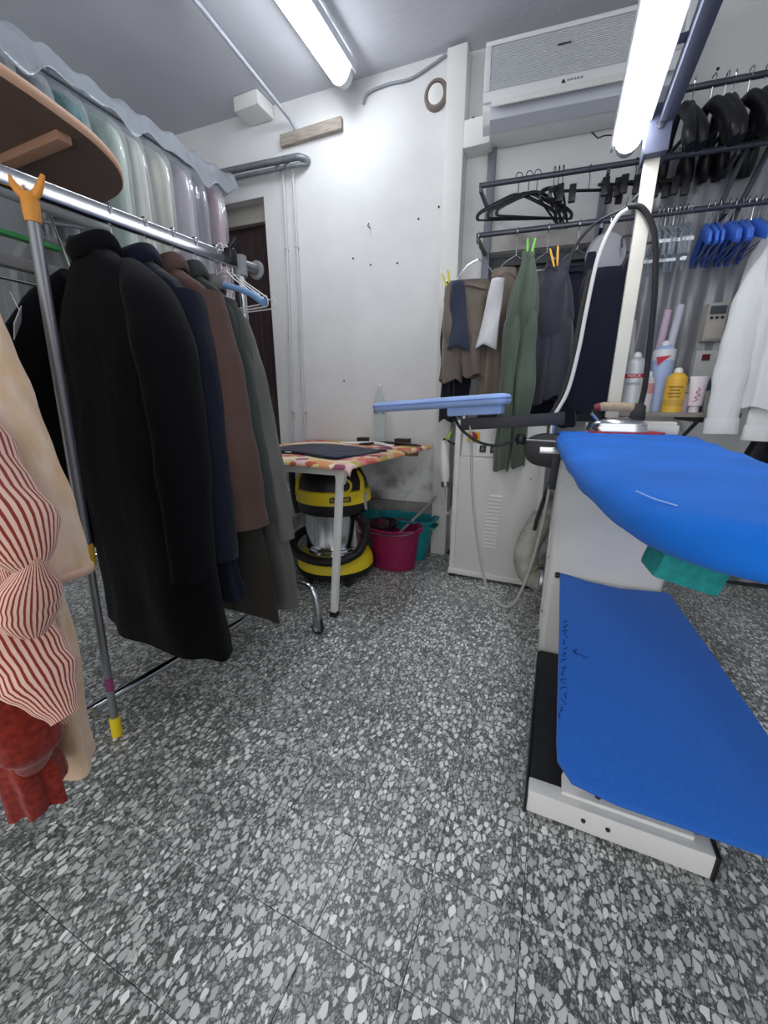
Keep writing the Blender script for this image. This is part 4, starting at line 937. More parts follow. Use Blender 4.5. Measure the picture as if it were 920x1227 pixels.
# ---------------------------------------------------------------- dresses at the near end of the rack
CRM = mat('cream_print', (226, 202, 182), .9, noise=(26, .3), rgb2=(214, 180, 140), bump=(16, .5, .02), sheen=.2, spec=.15, stretch=(1, 1, .4))
REDC = mat('rust_print', (104, 28, 22), .9, noise=(80, .3), rgb2=(138, 46, 32), bump=(9, .6, .03), sheen=.2, spec=.15)
STR = striped('red_stripes', (226, 190, 172), (140, 54, 44), 96, .42, 0)
STRS = striped('red_stripes_sleeve', (226, 190, 172), (140, 54, 44), 34, .42, 0)
t = thing('cream_dress', 'cream patterned long dress hanging behind the striped shirt at the near rack end', 'dress', (-1.1, .42, .24))
body([(1.42, -1.31, .45, .06, .030), (1.37, -1.30, .45, .15, .038), (1.28, -1.26, .45, .20, .041), (1.1, -1.20, .44, .22, .041), (.85, -1.14, .43, .22, .045), (.6, -1.12, .42, .22, .049), (.4, -1.13, .41, .22, .053), (.24, -1.13, .41, .215, .056)], -.12, k=6, amp=.06, seed=41).build('dress_body', CRM, t, smooth=70)
sleeve([(-1.06, .44, 1.27), (-1.0, .42, 1.15), (-.935, .41, 1.0), (-.88, .405, .86), (-.86, .40, .735)], [.045, .055, .054, .05, .05], flat=.7, up=(0, 1, 0), seed=6).build('sleeve', CRM, t, smooth=70)
MB().tube([(-.86, .40, .755), (-.859, .3995, .738)], [.050, .052], 20, False, 1, .7, (0, 1, 0)).build('cuff_binding', mat('cream_trim', (212, 176, 152), .8), t, thick=.003)
t = thing('striped_shirt', 'red and cream striped long shirt with a knotted sleeve at the near rack end', 'shirt', (-1.0, .34, .45))
body([(1.38, -1.24, .36, .05, .026), (1.32, -1.22, .36, .13, .034), (1.2, -1.20, .35, .18, .038), (1.0, -1.12, .345, .21, .041), (.8, -1.03, .34, .22, .045), (.65, -.985, .34, .205, .045), (.52, -.985, .335, .18, .045), (.45, -.98, .335, .165, .045)], -.16, k=6, amp=.12, seed=44).build('shirt_body', STR, t, smooth=70)
sleeve([(-1.03, .34, 1.15), (-.93, .32, 1.04), (-.83, .305, .94), (-.735, .295, .87), (-.72, .295, .81)], [.05, .065, .068, .055, .01], flat=.75, up=(0, 1, 0), seed=8, wr=.08).build('sleeve', STRS, t, smooth=70)
sleeve([(-.70, .295, .85), (-.73, .292, .79), (-.748, .29, .74), (-.755, .29, .69)], [.006, .04, .04, .012], flat=.7, up=(0, 1, 0), seed=9).build('sleeve_end', STRS, t, smooth=70)
sleeve([(-.88, .29, .82), (-.80, .28, .72), (-.73, .275, .64), (-.685, .275, .575)], [.04, .055, .05, .02], flat=.6, up=(0, 1, 0), seed=13, wr=.1).build('shirt_tail', STRS, t, smooth=70)
t = thing('rust_skirt', 'rust red printed ruffled skirt hanging lowest at the near rack end', 'skirt', (-.97, .26, .25))
body([(.95, -1.10, .31, .08, .03), (.8, -1.07, .31, .13, .035), (.6, -1.03, .305, .17, .04), (.47, -1.01, .30, .19, .045), (.38, -1.0, .30, .195, .05), (.31, -1.0, .30, .195, .05)], -.2, k=9, amp=.18, seed=50).build('skirt_body', REDC, t, smooth=70)
sleeve([(-.88, .27, .64), (-.83, .265, .56), (-.80, .265, .49), (-.82, .265, .42)], [.006, .04, .045, .02], flat=.7, up=(0, 1, 0), seed=14, wr=.12).build('ruffle', REDC, t, smooth=70)
for y, lab in ((.47, 'hanger under the cream patterned dress'), (.36, 'hanger under the red and cream striped shirt')):
    coat_hanger(y, lab, WHITEP, hw=.17, zt=1.40)

# forked pole leaning on the rail
t = thing('garment_pole', 'grey metal garment pole with an orange fork leaning against the rack rail', 'pole', (-1.235, .60, 0))
pb, pt_ = Vector((-1.235, .615, .0)), Vector((-1.287, .714, 1.535))
def pp(f): return pb + (pt_ - pb) * f
POLE = mat('pole_alu', (140, 142, 146), .4, .75)
MB().tube([pp(.03), pp(.40)], .0115, 12).build('lower_tube', POLE, t)
MB().tube([pp(.40), pp(1.0)], .0145, 12).build('upper_tube', POLE, t)
MB().tube([pp(.0), pp(.045)], .016, 12).build('end_cap', YELLOW, t, bevel=.003)
MB().tube([pp(.385), pp(.43)], .018, 12).build('lock_collar', mat('amber_plastic', (222, 170, 40), .45), t, bevel=.003)
MB().tube([pp(.11), pp(.14)], .0120, 12).build('sticker', mat('purple_sticker', (150, 70, 120), .6), t)
MB().tube([pp(.985), pp(1.0), pp(1.018), pp(1.028)], [.017, .0195, .0195, .015], 14).build('fork_base', ORANGE, t)
fd = Vector((math.cos(.6), math.sin(.6), 0))
for s in (-1, 1):
    c0 = pp(1.02)
    MB().tube(catmull([c0, c0 + fd * .016 * s + Vector((0, 0, .012)), c0 + fd * .030 * s + Vector((0, 0, .032)), c0 + fd * .041 * s + Vector((0, 0, .056))], 14), interp([.010, .011, .009, .005], 14), 10, sx=1, sy=.8).build('fork_prong', ORANGE, t)

# ---------------------------------------------------------------- high shelf board, second rail and covered garments on the left
t = thing('shelf_board', 'brown shelf board with a rounded end above the garment rack', 'shelf', (-1.7, .8, 1.85))
nb_ = [(-1.36, .0), (-1.36, .40), (-1.375, .74), (-1.41, .92), (-1.45, 1.04), (-1.53, 1.16), (-1.66, 1.25), (-1.84, 1.285)]
sp_ = [p[:2] for p in catmull(nb_, 40)] + [(-2.08, 1.285), (-2.08, .0)]
MB().prism(sp_, 1.86, 1.89).build('board', mat('brown_board', (118, 96, 84), .6, noise=(10, .12), stretch=(1, .2, 1)), t)
et = MB(); pa = sp_[:40]
MB().tube([(x, y, 1.875) for x, y in pa], .0155, 8, sx=1.0, sy=.35, up=(0, 0, 1)).build('edge_band', mat('edge_wood', (214, 170, 140), .6), t)
MB().box(-1.98, -1.47, .93, .97, 1.835, 1.86).build('batten', mat('batten_wood', (176, 136, 112), .7), t, bevel=.003)
MB().box(-1.98, -1.44, .45, .50, 1.835, 1.86).build('batten', mat('batten_wood', (0, 0, 0)), t, bevel=.003)
t = thing('shelf_rack', 'grey steel rack carrying the shelf board and the hanging rails', 'rack', (-1.9, .7, 0))
for y in (.12, 1.2): MB().tube([(-2.06, y, 0), (-2.06, y, 1.86)], .018, 12).build('upright', GALV, t)
MB().tube([(-1.72, .0, 1.72), (-1.70, 1.2, 1.72)], .018, 12).build('rail', GREYP, t)
for y in (.12, 1.18): MB().tube([(-2.06, y, 1.80), (-1.72, y, 1.72)], .010, 8).build('arm', GALV, t)
MB().tube([(-1.86, .0, 1.79), (-1.86, 1.26, 1.79)], .012, 10).build('rail', GREYP, t)
MB().tube([(-1.62, .0, 1.44), (-1.62, 1.05, 1.44)], .004, 8).build('wire_rail', CHROME, t)
for y in (.1, 1.0): MB().tube([(-1.62, y, 1.44), (-1.71, y, 1.72)], .004, 8).build('wire_stay', CHROME, t)
tag(MB().box(-1.705, -1.675, .0, 1.0, 1.585, 1.60, M=None).build('green_bar', mat('green_plastic', (52, 150, 76), .5), bevel=.003), 'long green plastic strip under the grey rail at the left edge', 'strip')
tag(MB().box(-1.70, -1.66, .0, 1.05, 1.49, 1.525).build('white_bar', mat('dull_white', (150, 150, 150), .5), bevel=.003), 'dull white slotted bar below the green strip', 'bar')
DKB = [cloth('black_suit_a', (20, 20, 24), .2), cloth('charcoal_suit', (44, 44, 48), .2), cloth('dark_green_suit', (26, 36, 34), .2)]
for i, (sx0, y, lab) in enumerate(((-1.86, .50, 'black suit under clear film nearest the left edge behind the rack'), (-1.86, .64, 'dark suit under clear film behind the black overcoat near the pole'), (-1.87, 1.06, 'charcoal suit under clear film behind the overcoat collar'), (-1.85, 1.20, 'dark green suit under clear film deepest behind the overcoat'))):
    t = thing('covered_suit', lab, 'garment', (sx0, y, .6), 0, 'covered suits behind the rack')
    m_ = DKB[(i + 1) % 3] if i else DKB[0]
    lv = [(1.66, sx0, y, .04, .03), (1.62, sx0, y, .12, .045), (1.52, sx0, y, .2, .055), (1.2, sx0, y, .20, .06), (.7, sx0, y, .21, .06)]
    if i < 2: lv = [(z - .16, x, y_, a, b) for z, x, y_, a, b in lv]
    body(lv, 0, seed=60 + i).build('suit', m_, t, smooth=70)
    body([(z + .01, x, y_, a + .016, b + .016) for z, x, y_, a, b in lv], 0, seed=60 + i).build('film_cover', CLEARP, t, smooth=70)
    hk = MB(); hook(hk, sx0, y, 1.79, .018, 0, 1.79 - .03 - lv[0][0]); hk.build('hanger_hook', CHROME, t)
# white price tag on film
t = thing('paper_tag', 'white laundry tag pinned to film beside the overcoat shoulder', 'tag', (-1.52, .74, 1.22))
Mg = fr((-1.515, .74, 1.30), (.5, -.5, -.55), (.3, .1, .8))
MB().box(-.05, .05, -.028, .028, -.001, .001, M=Mg).build('paper', mat('paper_white', (222, 222, 226), .8), t)
MB().box(-.03, .03, -.008, -.004, .001, .0016, M=Mg).build('print_line', mat('pink_print', (190, 120, 130), .8), t)
MB().tube([Mg @ Vector((-.05, 0, 0)), (-1.60, .78, 1.40)], .0015, 5).build('string', WHITEP, t)
for i, y in enumerate((.50, .62, .70)):
    t = thing('thin_hook', ('thin wire hook on the wire rail nearest the cream dress', 'middle thin wire hook on the wire rail', 'thin wire hook on the wire rail nearest the pole')[i], 'hook', (-1.62, y, 1.3), 0, 'wire hooks at the left edge')
    hk = MB(); hook(hk, -1.62, y, 1.445, .010, 0, .11); hk.build('wire', CHROME, t)
    MB().tube([(-1.62, y, 1.33), (-1.63, y + .03, 1.30)], .0022, 6).build('loop', CHROME, t)

# high rail with plastic-covered garments in front of the door
t = thing('high_rail', 'steel rail near the ceiling carrying plastic-covered garments', 'rail', (-2.3, 1.6, 2.45))
MB().tube([(-2.30, .3, 2.52), (-2.30, 2.575, 2.52)], .014, 12).build('tube', GALV, t)
for y in (.5,): MB().tube([(-2.30, y, 2.52), (-2.30, y, CEIL)], .008, 8).build('drop_rod', GALV, t)
GB = [('teal green', (84, 150, 150)), ('pale sage', (196, 208, 196)), ('off-white', (222, 222, 214)), ('ivory', (214, 212, 200)), ('dusty lilac', (176, 168, 178)), ('grey', (128, 128, 134)), ('mauve', (168, 140, 152))]
ys = [1.46, 1.60, 1.74, 1.87, 2.0, 2.12, 2.25]
for i, ((nm, col), y) in enumerate(zip(GB, ys)):
    t = thing('covered_garment', nm + ' long garment under clear plastic on the high rail', 'garment', (-2.30, y, 1.1), 0, 'plastic-covered garments on the high rail')
    zt = 2.44
    lv = [(zt, -2.30, y, .03, .03), (zt - .05, -2.30, y, .12, .032), (zt - .15, -2.30, y, .2, .040), (zt - .5, -2.30, y, .21, .044), (zt - 1.0, -2.30, y, .22, .046), (1.15, -2.30, y, .23, .048)]
    body(lv, .06 * math.sin(i * 2.1), seed=80 + i, k=8, amp=.14).build('garment', cloth('bagged_' + str(i), col, .12, .5), t, smooth=70)
    body([(z + .015, x, y_, a + .02, b + .014) for z, x, y_, a, b in lv], .06 * math.sin(i * 2.1), seed=80 + i, k=8, amp=.14).build('film_cover', CLEARP, t, smooth=70)
    hk = MB(); hook(hk, -2.30, y, 2.523, .018, 0, .06); hk.build('hanger_hook', CHROME, t)
for i, (y, lab) in enumerate(((1.18, 'dark garment under film on the high rail behind the shelf board'), (1.31, 'slate garment under film on the high rail beside the teal one'))):
    t = thing('covered_garment', lab, 'garment', (-2.30, y, 1.1), 0, 'plastic-covered garments on the high rail')
    lv = [(2.44, -2.30, y, .03, .03), (2.39, -2.30, y, .12, .032), (2.29, -2.30, y, .2, .040), (1.9, -2.30, y, .21, .044), (1.15, -2.30, y, .22, .046)]
    body(lv, 0, seed=110 + i).build('garment', cloth('bag_dark_%d' % i, ((70, 74, 80), (96, 104, 112))[i], .2), t, smooth=70)
    body([(z + .015, x, y_, a + .02, b + .014) for z, x, y_, a, b in lv], 0, seed=110 + i).build('film_cover', CLEARP, t, smooth=70)
    hk = MB(); hook(hk, -2.30, y, 2.523, .018, 0, .06); hk.build('hanger_hook', CHROME, t)
def drape(u, v):
    y = 1.0 + u * 1.42; a = (v - .5) * 2
    x = -2.30 + a * .235
    z = 2.575 - .16 * abs(a) ** 1.6 - (.022 * math.sin(u * 17) + .016 * math.sin(u * 41 + 1)) * abs(a) ** 2 + .012 * math.sin(u * 60 + v * 20)
    if v > .9: z -= .03 + .04 * math.sin(u * 5 + 1) ** 2
    return (x, y, z)
tag(MB().sheet(drape, 90, 20).build('dust_sheet', MILKY, thick=.002), 'milky plastic dust sheet draped along the high rail below the ceiling', 'plastic sheet')

# ---------------------------------------------------------------- trousers and small laundry on the lower wall rail
LZ = 1.95
def clip_hanger(x, lab, zc=1.74, w_=.13):
    t = thing('clip_hanger', lab, 'hanger', (x, ry(x), zc), 0, 'wire hangers holding the trousers')
    hk = MB(); hook(hk, x, ry(x), LZ, .017, PI / 2, .10, .0025); hk.build('hook', CHROME, t)
    MB().tube(catmull([(x, ry(x), LZ - .115), (x - w_ * .5, ry(x) - .03, LZ - .15), (x - w_, ry(x) - .05, zc), (x - w_ * .9, ry(x) - .05, zc - .015), (x + w_ * .9, ry(x) - .02, zc - .015), (x + w_, ry(x) - .02, zc), (x + w_ * .5, ry(x), LZ - .15), (x, ry(x), LZ - .115)], 40), .0025, 6).build('wire_frame', CHROME, t)
    return t
def trousers(lab, cx, cy, ang, zt, zb, hw, m, seed=0, spread=.0, depth=.04, name='trousers', lean=0.0, pinch=1.0):
    """trousers hung by the waist; pinch < 1 gathers the waist under a peg"""
    t = thing(name, lab, 'trousers', (cx, cy, zb), 0, 'trousers drying on the wall rail')
    c, s = math.cos(ang), math.sin(ang); q_ = pinch
    body([(zt, cx, cy, hw * .92 * q_, depth * .7), (zt - .05, cx, cy, hw * (.97 * q_ + .08 * (1 - q_)), depth), (zt - .14, cx, cy, hw * (q_ + .45 * (1 - q_)), depth * 1.15), (zt - .26, cx, cy, hw * (q_ + .8 * (1 - q_)), depth * 1.2), (zt - .36, cx, cy, hw * .8, depth * .5)], ang, k=5, amp=.26, seed=seed, rows=20, wr=.03).build('seat', m, t, smooth=70)
    body([(zt + .004, cx, cy, hw * .94 * q_, depth * .8), (zt - .035, cx, cy, hw * (.985 * q_ + .05 * (1 - q_)), depth * 1.04)], ang, k=5, amp=.1, seed=seed, rows=4).build('waistband', m, t, smooth=70)
    for q in (-1, 1):
        x0, y0 = cx + q * hw * .46 * c, cy + q * hw * .46 * s - q * .012
        x1, y1 = x0 + q * spread * c + lean * c, y0 + q * spread * s - q * .01
        g = zt - .24
        body([(g, x0, y0, hw * .30, depth * .5), (g - (g - zb) * .08, x0, y0, hw * .47, depth * .95), (g - (g - zb) * .25, x0 + (x1 - x0) * .25, y0 + (y1 - y0) * .25, hw * .53, depth * 1.05), (g - (g - zb) * .6, (x0 + x1) / 2, (y0 + y1) / 2, hw * .53, depth * 1.1), (zb + q * .012, x1, y1, hw * .5, depth)], ang + q * .12, k=4, amp=.24, seed=seed + q * 3 + 9, rows=22, wr=.03).build('leg', m, t, smooth=70)
    return t
KHA = cloth('taupe_cotton', (118, 108, 98), .2, .6)
KHB = cloth('taupe_cotton_light', (132, 120, 108), .2, .6)
GRN = cloth('sage_cotton', (88, 100, 86), .2, .6)
CHR = cloth('charcoal_cotton', (62, 64, 72), .2, .6)
BLK2 = cloth('blue_black_cotton', (28, 30, 42), .2, .4)
trousers('taupe cropped trousers with a dark sock pinned on, leftmost on the rail', -.53, 2.37, .18, 1.70, 1.20, .125, KHA, 2, .02, .05)
trousers('light taupe trousers with a white cloth pinned on', -.345, 2.42, .35, 1.75, 1.02, .105, KHB, 5, .0, .05, pinch=.6)
trousers('sage green trousers hanging down in front of the steam cabinet', -.215, 2.24, .35, 1.76, .72, .085, GRN, 8, .005, .045, pinch=.35)
trousers('charcoal trousers with an orange clothes peg', -.085, 2.34, .25, 1.73, 1.08, .115, CHR, 11, .01, .055, pinch=.45)
trousers('long black trousers hanging behind the charcoal pair', -.02, 2.50, .2, 1.74, .93, .115, BLK2, 14, 0, .045)
trousers('blue-black trousers partly hidden behind the taupe pair near the pillar', -.60, 2.485, .15, 1.69, .97, .09, BLK2, 17, 0, .04)
for x, lab, zc, w_ in ((-.50, 'wire hanger holding the leftmost taupe trousers', 1.72, .11), (-.30, 'wire hanger holding the light taupe trousers', 1.74, .10), (-.145, 'wire hanger holding the sage green trousers', 1.76, .09), (.0, 'wire hanger holding the charcoal trousers', 1.75, .10)):
    clip_hanger(x, lab, zc, w_)
# sock and cloth hung over
def strip(name, lab, cat, x0, x1, y, z0, z1, dx, m, pts=None):
    def f(u, v):
        wv = 1 - .25 * (v - .5) ** 2
        return (x0 + (x1 - x0) * (.5 + (u - .5) * (.55 + .45 * v)) + dx * v, y - .012 * math.sin(u * PI) - .01 * math.sin(v * 7 + u * 3), z0 + (z1 - z0) * v - .05 * (abs(u - .4)) * v)
    return tag(MB().sheet(f, 10, 18).build(name, m, thick=.008), lab, cat)
strip('sock', 'dark blue-grey sock pegged over the leftmost taupe trousers', 'sock', -.625, -.505, 2.30, 1.69, 1.37, .02, cloth('slate_cotton', (58, 64, 80), .15))
strip('handkerchief', 'white cloth pegged in front of the light taupe trousers', 'cloth', -.41, -.30, 2.30, 1.68, 1.37, -.04, cloth('white_cotton', (214, 214, 214), .08))
def peg(lab, x, y, z, m, tilt=0.0):
    t = thing('clothes_peg', lab, 'clothes peg', (x, y, z), 0, 'clothes pegs on the trousers')
    Mp = Matrix.Translation((x, y, z)) @ Matrix.Rotation(tilt, 4, 'Y')
    for s in (-1, 1):
        MB().prism([(-.003, 0), (.004, 0), (.005, .035), (.004, .085), (-.004, .085), (-.005, .035)], -.007, .007, M=Mp @ Matrix.Translation((s * .0065, 0, -.02)) @ Matrix.Rotation(s * .13, 4, 'Y') @ Matrix.Rotation(PI / 2, 4, 'X')).build('half', m, t, bevel=.0015)
    MB().tube([Mp @ Vector((-.008, -.001, .015)), Mp @ Vector((.008, -.001, .015))], .004, 8).build('spring', STEEL, t)
peg('yellow clothes peg on the leftmost taupe trousers', -.625, 2.325, 1.69, mat('peg_yellow', (214, 208, 60), .5), -.35)
peg('green clothes peg on the sage trousers', -.205, 2.21, 1.745, mat('peg_green', (120, 214, 80), .5), .05)
peg('orange clothes peg on the charcoal trousers', -.09, 2.29, 1.72, mat('peg_orange', (226, 168, 60), .5), -.2)
# black dress on a grey hanger
t = thing('black_dress', 'plain blue-black dress with a scooped neck hanging behind the steam hose', 'dress', (.16, 2.5, 1.0))
BD = cloth('blue_black_dress', (28, 32, 46), .15, .3)
body([(1.72, .155, 2.49, .075, .03), (1.66, .155, 2.49, .115, .04), (1.5, .155, 2.49, .125, .045), (1.25, .16, 2.49, .125, .05), (1.02, .165, 2.49, .13, .05)], .12, seed=21, amp=.05).build('dress_body', BD, t, smooth=70)
for s, zt in ((-.085, 1.80), (.10, 1.77)):
    MB().tube(catmull([(.155 + s * .9, 2.485, 1.68), (.155 + s, 2.485, 1.74), (.155 + s * 1.0, 2.488, zt)], 10), interp([.035, .028, .02], 10), 10, sy=.5).build('strap', BD, t)
t = thing('grey_hanger', 'grey plastic hanger with a rounded bust form holding the black dress', 'hanger', (.155, 2.50, 1.70))
MB().lathe([(0, -.03), (.085, -.03), (.098, -.01), (.085, .014), (0, .02)], n=24, M=fr((.14, 2.525, 1.79), (1, .1, 0), (0, 0, 1)), sy=1.1).build('bust_form', mat('hanger_grey', (150, 152, 156), .5), t)
hk = MB(); hook(hk, .14, ry(.14), LZ, .017, PI / 2, .06); hk.build('hook', CHROME, t)
MB().tube(catmull([(.20, 2.475, 1.80), (.20, 2.47, 1.845), (.27, 2.47, 1.835), (.29, 2.47, 1.81), (.285, 2.47, 1.785), (.22, 2.47, 1.775)], 26), .005, 6).build('side_loop', DARKM, t)

# ---------------------------------------------------------------- hangers on the upper rails
def slim_hanger():
    t = thing('slim_hanger', 'x', 'hanger', (0, 0, 0))
    hk = MB(); hook(hk, 0, 0, -.018, .017, 0, .07); hk.build('hook', DARKM, t)
    MB().tube(catmull([(-.20, 0, -.21), (-.19, 0, -.175), (-.05, 0, -.11), (0, 0, -.10), (.05, 0, -.11), (.19, 0, -.175), (.20, 0, -.21)], 30), .007, 8, sx=1.3, sy=.8).build('shoulder_bar', BLACKP, t)
    MB().tube([(-.20, 0, -.21), (.20, 0, -.21)], .005, 8).build('trouser_bar', BLACKP, t)
    return t
sh = slim_hanger()
sp = [(-.315, .35, 'slim black hanger leftmost on the upper rail'), (-.265, .42, 'second slim black hanger from the left on the upper rail'), (-.225, .5, 'third slim black hanger from the left on the upper rail'), (-.145, 1.35, 'slim black hanger turned edge-on, left of the edge-on trio'), (-.125, 1.45, 'slim black hanger turned edge-on, middle of the edge-on trio'), (-.105, 1.38, 'slim black hanger turned edge-on, right of the edge-on trio')]
for i, (x, rz, lab) in enumerate(sp):
    place(sh, i > 0, (x, ry(x), 2.18 + .017 + .017), (0, 0, rz), lab, 'slim black hangers on the upper rail')
def clip_bar(x, lab):
    t = thing('clip_bar_hanger', lab, 'hanger', (x, ry(x), 2.0), 0, 'black clip hangers on the upper rail')
    hk = MB(); hook(hk, x, ry(x), 2.18, .017, 1.2, .07); hk.build('hook', DARKM, t)
    MB().tube([(x - .16, ry(x) - .10, 2.075), (x + .16, ry(x) + .06, 2.09)], .007, 8).build('bar', BLACKP, t)
    for k in (-.8, -.45, .6, .9):
        MB().box(x + k * .16 - .016, x + k * .16 + .016, ry(x) - .02 + k * .08 - .012, ry(x) - .02 + k * .08 + .012, 2.03, 2.105).build('clip', BLACKP, t, bevel=.004)
clip_bar(.02, 'black clip hanger next to the edge-on trio'); clip_bar(.22, 'black clip hanger behind the gantry lamp end'); clip_bar(.30, 'black clip hanger behind the gantry post')
def suit_hanger():
    t = thing('suit_hanger', 'x', 'hanger', (0, 0, 0))
    hk = MB(); hook(hk, 0, 0, -.018, .018, 0, .09, .003); hk.build('hook', CHROME, t)
    for s in (-1, 1):
        MB().tube(catmull([(0, 0, -.11), (s * .04, 0, -.13), (s * .11, -.01, -.20), (s * .16, -.02, -.285), (s * .18, -.03, -.34)], 22), interp([.016, .023, .028, .037, .022], 22), 14, sx=1.25, sy=.85).build('shoulder', BLACKP, t)
    MB().tube([(-.14, 0, -.255), (.14, 0, -.255)], .008, 8).build('trouser_bar', BLACKP, t)
    return t
su = suit_hanger()
sx_ = [.365, .405, .475, .525, .555, .61, .665, .72]
lb = ['black wide-shoulder suit hanger nearest the gantry post on the top rail', 'second suit hanger from the gantry post on the top rail', 'third suit hanger from the gantry post on the top rail', 'fourth suit hanger from the gantry post on the top rail', 'fifth suit hanger from the gantry post on the top rail', 'sixth suit hanger from the gantry post on the top rail', 'seventh suit hanger from the gantry post on the top rail', 'eighth suit hanger from the gantry post, by the right edge']
for i, (x, lab) in enumerate(zip(sx_, lb)):
    place(su, i > 0, (x, ry(x), 2.43 + .013 + .022), (0, 0, PI / 2 + (.25, -.2, .3, .1, -.15, .25, .0, .2)[i]), lab, 'black suit hangers on the top rail')
# blue padded hangers and clear clip hangers on the lower rail
BPAD = mat('blue_foam', (70, 118, 216), .6)
def blue_hanger():
    t = thing('blue_hanger', 'x', 'hanger', (0, 0, 0))
    hk = MB(); hook(hk, 0, 0, -.017, .016, 0, .075, .002); hk.build('hook', CHROME, t)
    for s in (-1, 1):
        MB().prism([(0, -.10), (s * .03, -.10), (s * .19, -.185), (s * .20, -.225), (s * .185, -.235), (s * .02, -.165), (0, -.16)], -.006, .006, M=Matrix.Rotation(PI / 2, 4, 'X')).build('padded_arm', BPAD, t, bevel=.003)
    MB().tube([(-.18, 0, -.226), (.18, 0, -.226)], .003, 6).build('bar', STEEL, t)
    return t
bh = blue_hanger()
for i in range(9):
    x = .545 + .024 * i + (.012 if i > 2 else 0)
    nth = ('first', 'second', 'third', 'fourth', 'fifth', 'sixth', 'seventh', 'eighth', 'ninth')[i]
    place(bh, i > 0, (x, ry(x), LZ + .030), (0, 0, PI / 2 + random.uniform(-.12, .12)), 'blue padded hanger, %s from the clear hangers on the lower rail' % nth, 'blue padded hangers on the lower rail')
CLR = mat('clear_acrylic', (232, 240, 244), .06, trans=.85, ior=1.3)
def clear_hanger():
    t = thing('clear_hanger', 'x', 'hanger', (0, 0, 0))
    hk = MB(); hook(hk, 0, 0, -.017, .016, 0, .06, .002); hk.build('hook', CHROME, t)
    MB().tube(catmull([(-.17, 0, -.17), (-.05, 0, -.10), (0, 0, -.092), (.05, 0, -.10), (.17, 0, -.17)], 20), .006, 8).build('bar', CLR, t)
    for s in (-1, 1):
        MB().box(s * .15 - .007, s * .15 + .007, -.007, .007, -.25, -.16).build('clip', CLR, t, bevel=.003)
        MB().box(s * .15 - .005, s * .15 + .005, -.014, .014, -.20, -.185).build('clip_spring', CHROME, t)
    return t
ch = clear_hanger()
for i in range(9):
    x = .345 + .017 * i
    place(ch, i > 0, (x, ry(x), LZ + .030), (0, 0, PI / 2 + random.uniform(-.2, .2)), 'clear plastic clip hanger in the cluster between the gantry post and the blue hangers', 'clear clip hangers on the lower rail')

# grey plastic sheet hanging behind the hangers
def gs(u, v):
    x = .24 + u * .78
    return (x, yr(x) - .06 + .012 * math.sin(u * 24 + 1.5 * v) + .006 * math.sin(u * 61 + v), 2.28 - v * 1.06 + .02 * math.sin(u * 9))
tag(MB().sheet(gs, 110, 20).build('plastic_sheet', GREYFILM, thick=.002), 'grey translucent plastic sheet hanging on the wall behind the hangers', 'plastic sheet')

# thermostat and switch plate on the wall
def onr(x, d=0.0): return yr(x) - d
t = thing('wall_controller', 'beige wall controller with a grey display beside the white shirts', 'controller', (.70, onr(.7, .08), 1.39))
Mw = lambda x, z, d=.0: fr((x, onr(x, d), z), (1, .11, 0), (0, 0, 1))
BEI = mat('beige_plastic', (206, 200, 186), .5)
MB().box(-.045, .045, -.095, .09, -.05, .10, M=Mw(.70, 1.48)).build('case', BEI, t, bevel=.006)
MB().box(-.036, .036, .035, .075, .10, .104, M=Mw(.70, 1.48)).build('display', mat('lcd', (92, 104, 108), .2), t, bevel=.002)
for k in (-.024, 0, .024): MB().box(k - .006, k + .006, .012, .024, .10, .105, M=Mw(.70, 1.48)).build('button', DARKM, t, bevel=.001)
MB().box(-.038, .038, -.085, .0, .10, .106, M=Mw(.70, 1.48)).build('cover_flap', mat('beige_flap', (212, 207, 194), .5), t, bevel=.002)
t = thing('switch_panel', 'white electrical switch panel low on the wall by the shirt cuff', 'switch', (.72, onr(.72, .08), 1.2))
MB().box(-.085, .085, -.075, .07, -.05, .085, M=Mw(.73, 1.27)).build('plate', WHITEP, t, bevel=.005)
MB().box(-.055, -.02, .018, .05, .085, .092, M=Mw(.73, 1.27)).build('breaker', mat('dark_red', (110, 40, 44), .5), t, bevel=.002)
MB().lathe([(0, .085), (.016, .085), (.016, .093), (0, .094)], n=14, M=Mw(.785, 1.31)).build('socket', BLACKP, t)
# wall shelf with bottles
t = thing('wall_shelf', 'narrow wooden wall shelf carrying bottles and spray cans', 'shelf', (.55, 2.5, 1.0))
MB().box(.27, .78, 2.36, 2.64, 1.0, 1.022).build('board', mat('shelf_wood', (150, 144, 134), .6, noise=(12, .2), stretch=(1, 8, 8)), t, bevel=.002)
for x in (.36, .64):
    MB().box(x - .012, x + .012, 2.40, onr(x, .0) - .002, .975, 1.0).build('bracket', DARKM, t)
    MB().tube([(x, 2.43, .985), (x, onr(x, .012), .80)], .010, 8).build('strut', DARKM, t)
SZ = 1.022
def can(lab, name, cat, x, y, r, h, m, band=None, capm=None, neck=.6):
    t = thing(name, lab, cat, (x, y, SZ))
    MB().lathe([(0, 0), (r, 0), (r * 1.02, .004), (r, .008), (r, h - .03), (r * .96, h - .022), (r * .7, h - .008), (r * .5, h), (0, h)], (x, y, SZ), 22).build('body', m, t)
    MB().lathe([(0, h), (r * .42, h), (r * .42, h + .012), (r * .28, h + .022), (0, h + .026)], (x, y, SZ), 14).build('cap', capm or WHITEP, t)
    if band:
        for z0, z1, bm in band: MB().lathe([(r * 1.0, z0), (r * 1.012, z0), (r * 1.012, z1), (r * 1.0, z1)], (x, y, SZ), 22).build('label_band', bm, t)
    return t
cm = mat('can_silver', (200, 204, 208), .35, .3)
RED = mat('label_red', (190, 36, 62), .5)
o = can('tall silver-white spray can with a red band beside the gantry post', 'spray_can', 'spray can', .335, 2.43, .047, .265, cm, [(.165, .185, RED)])
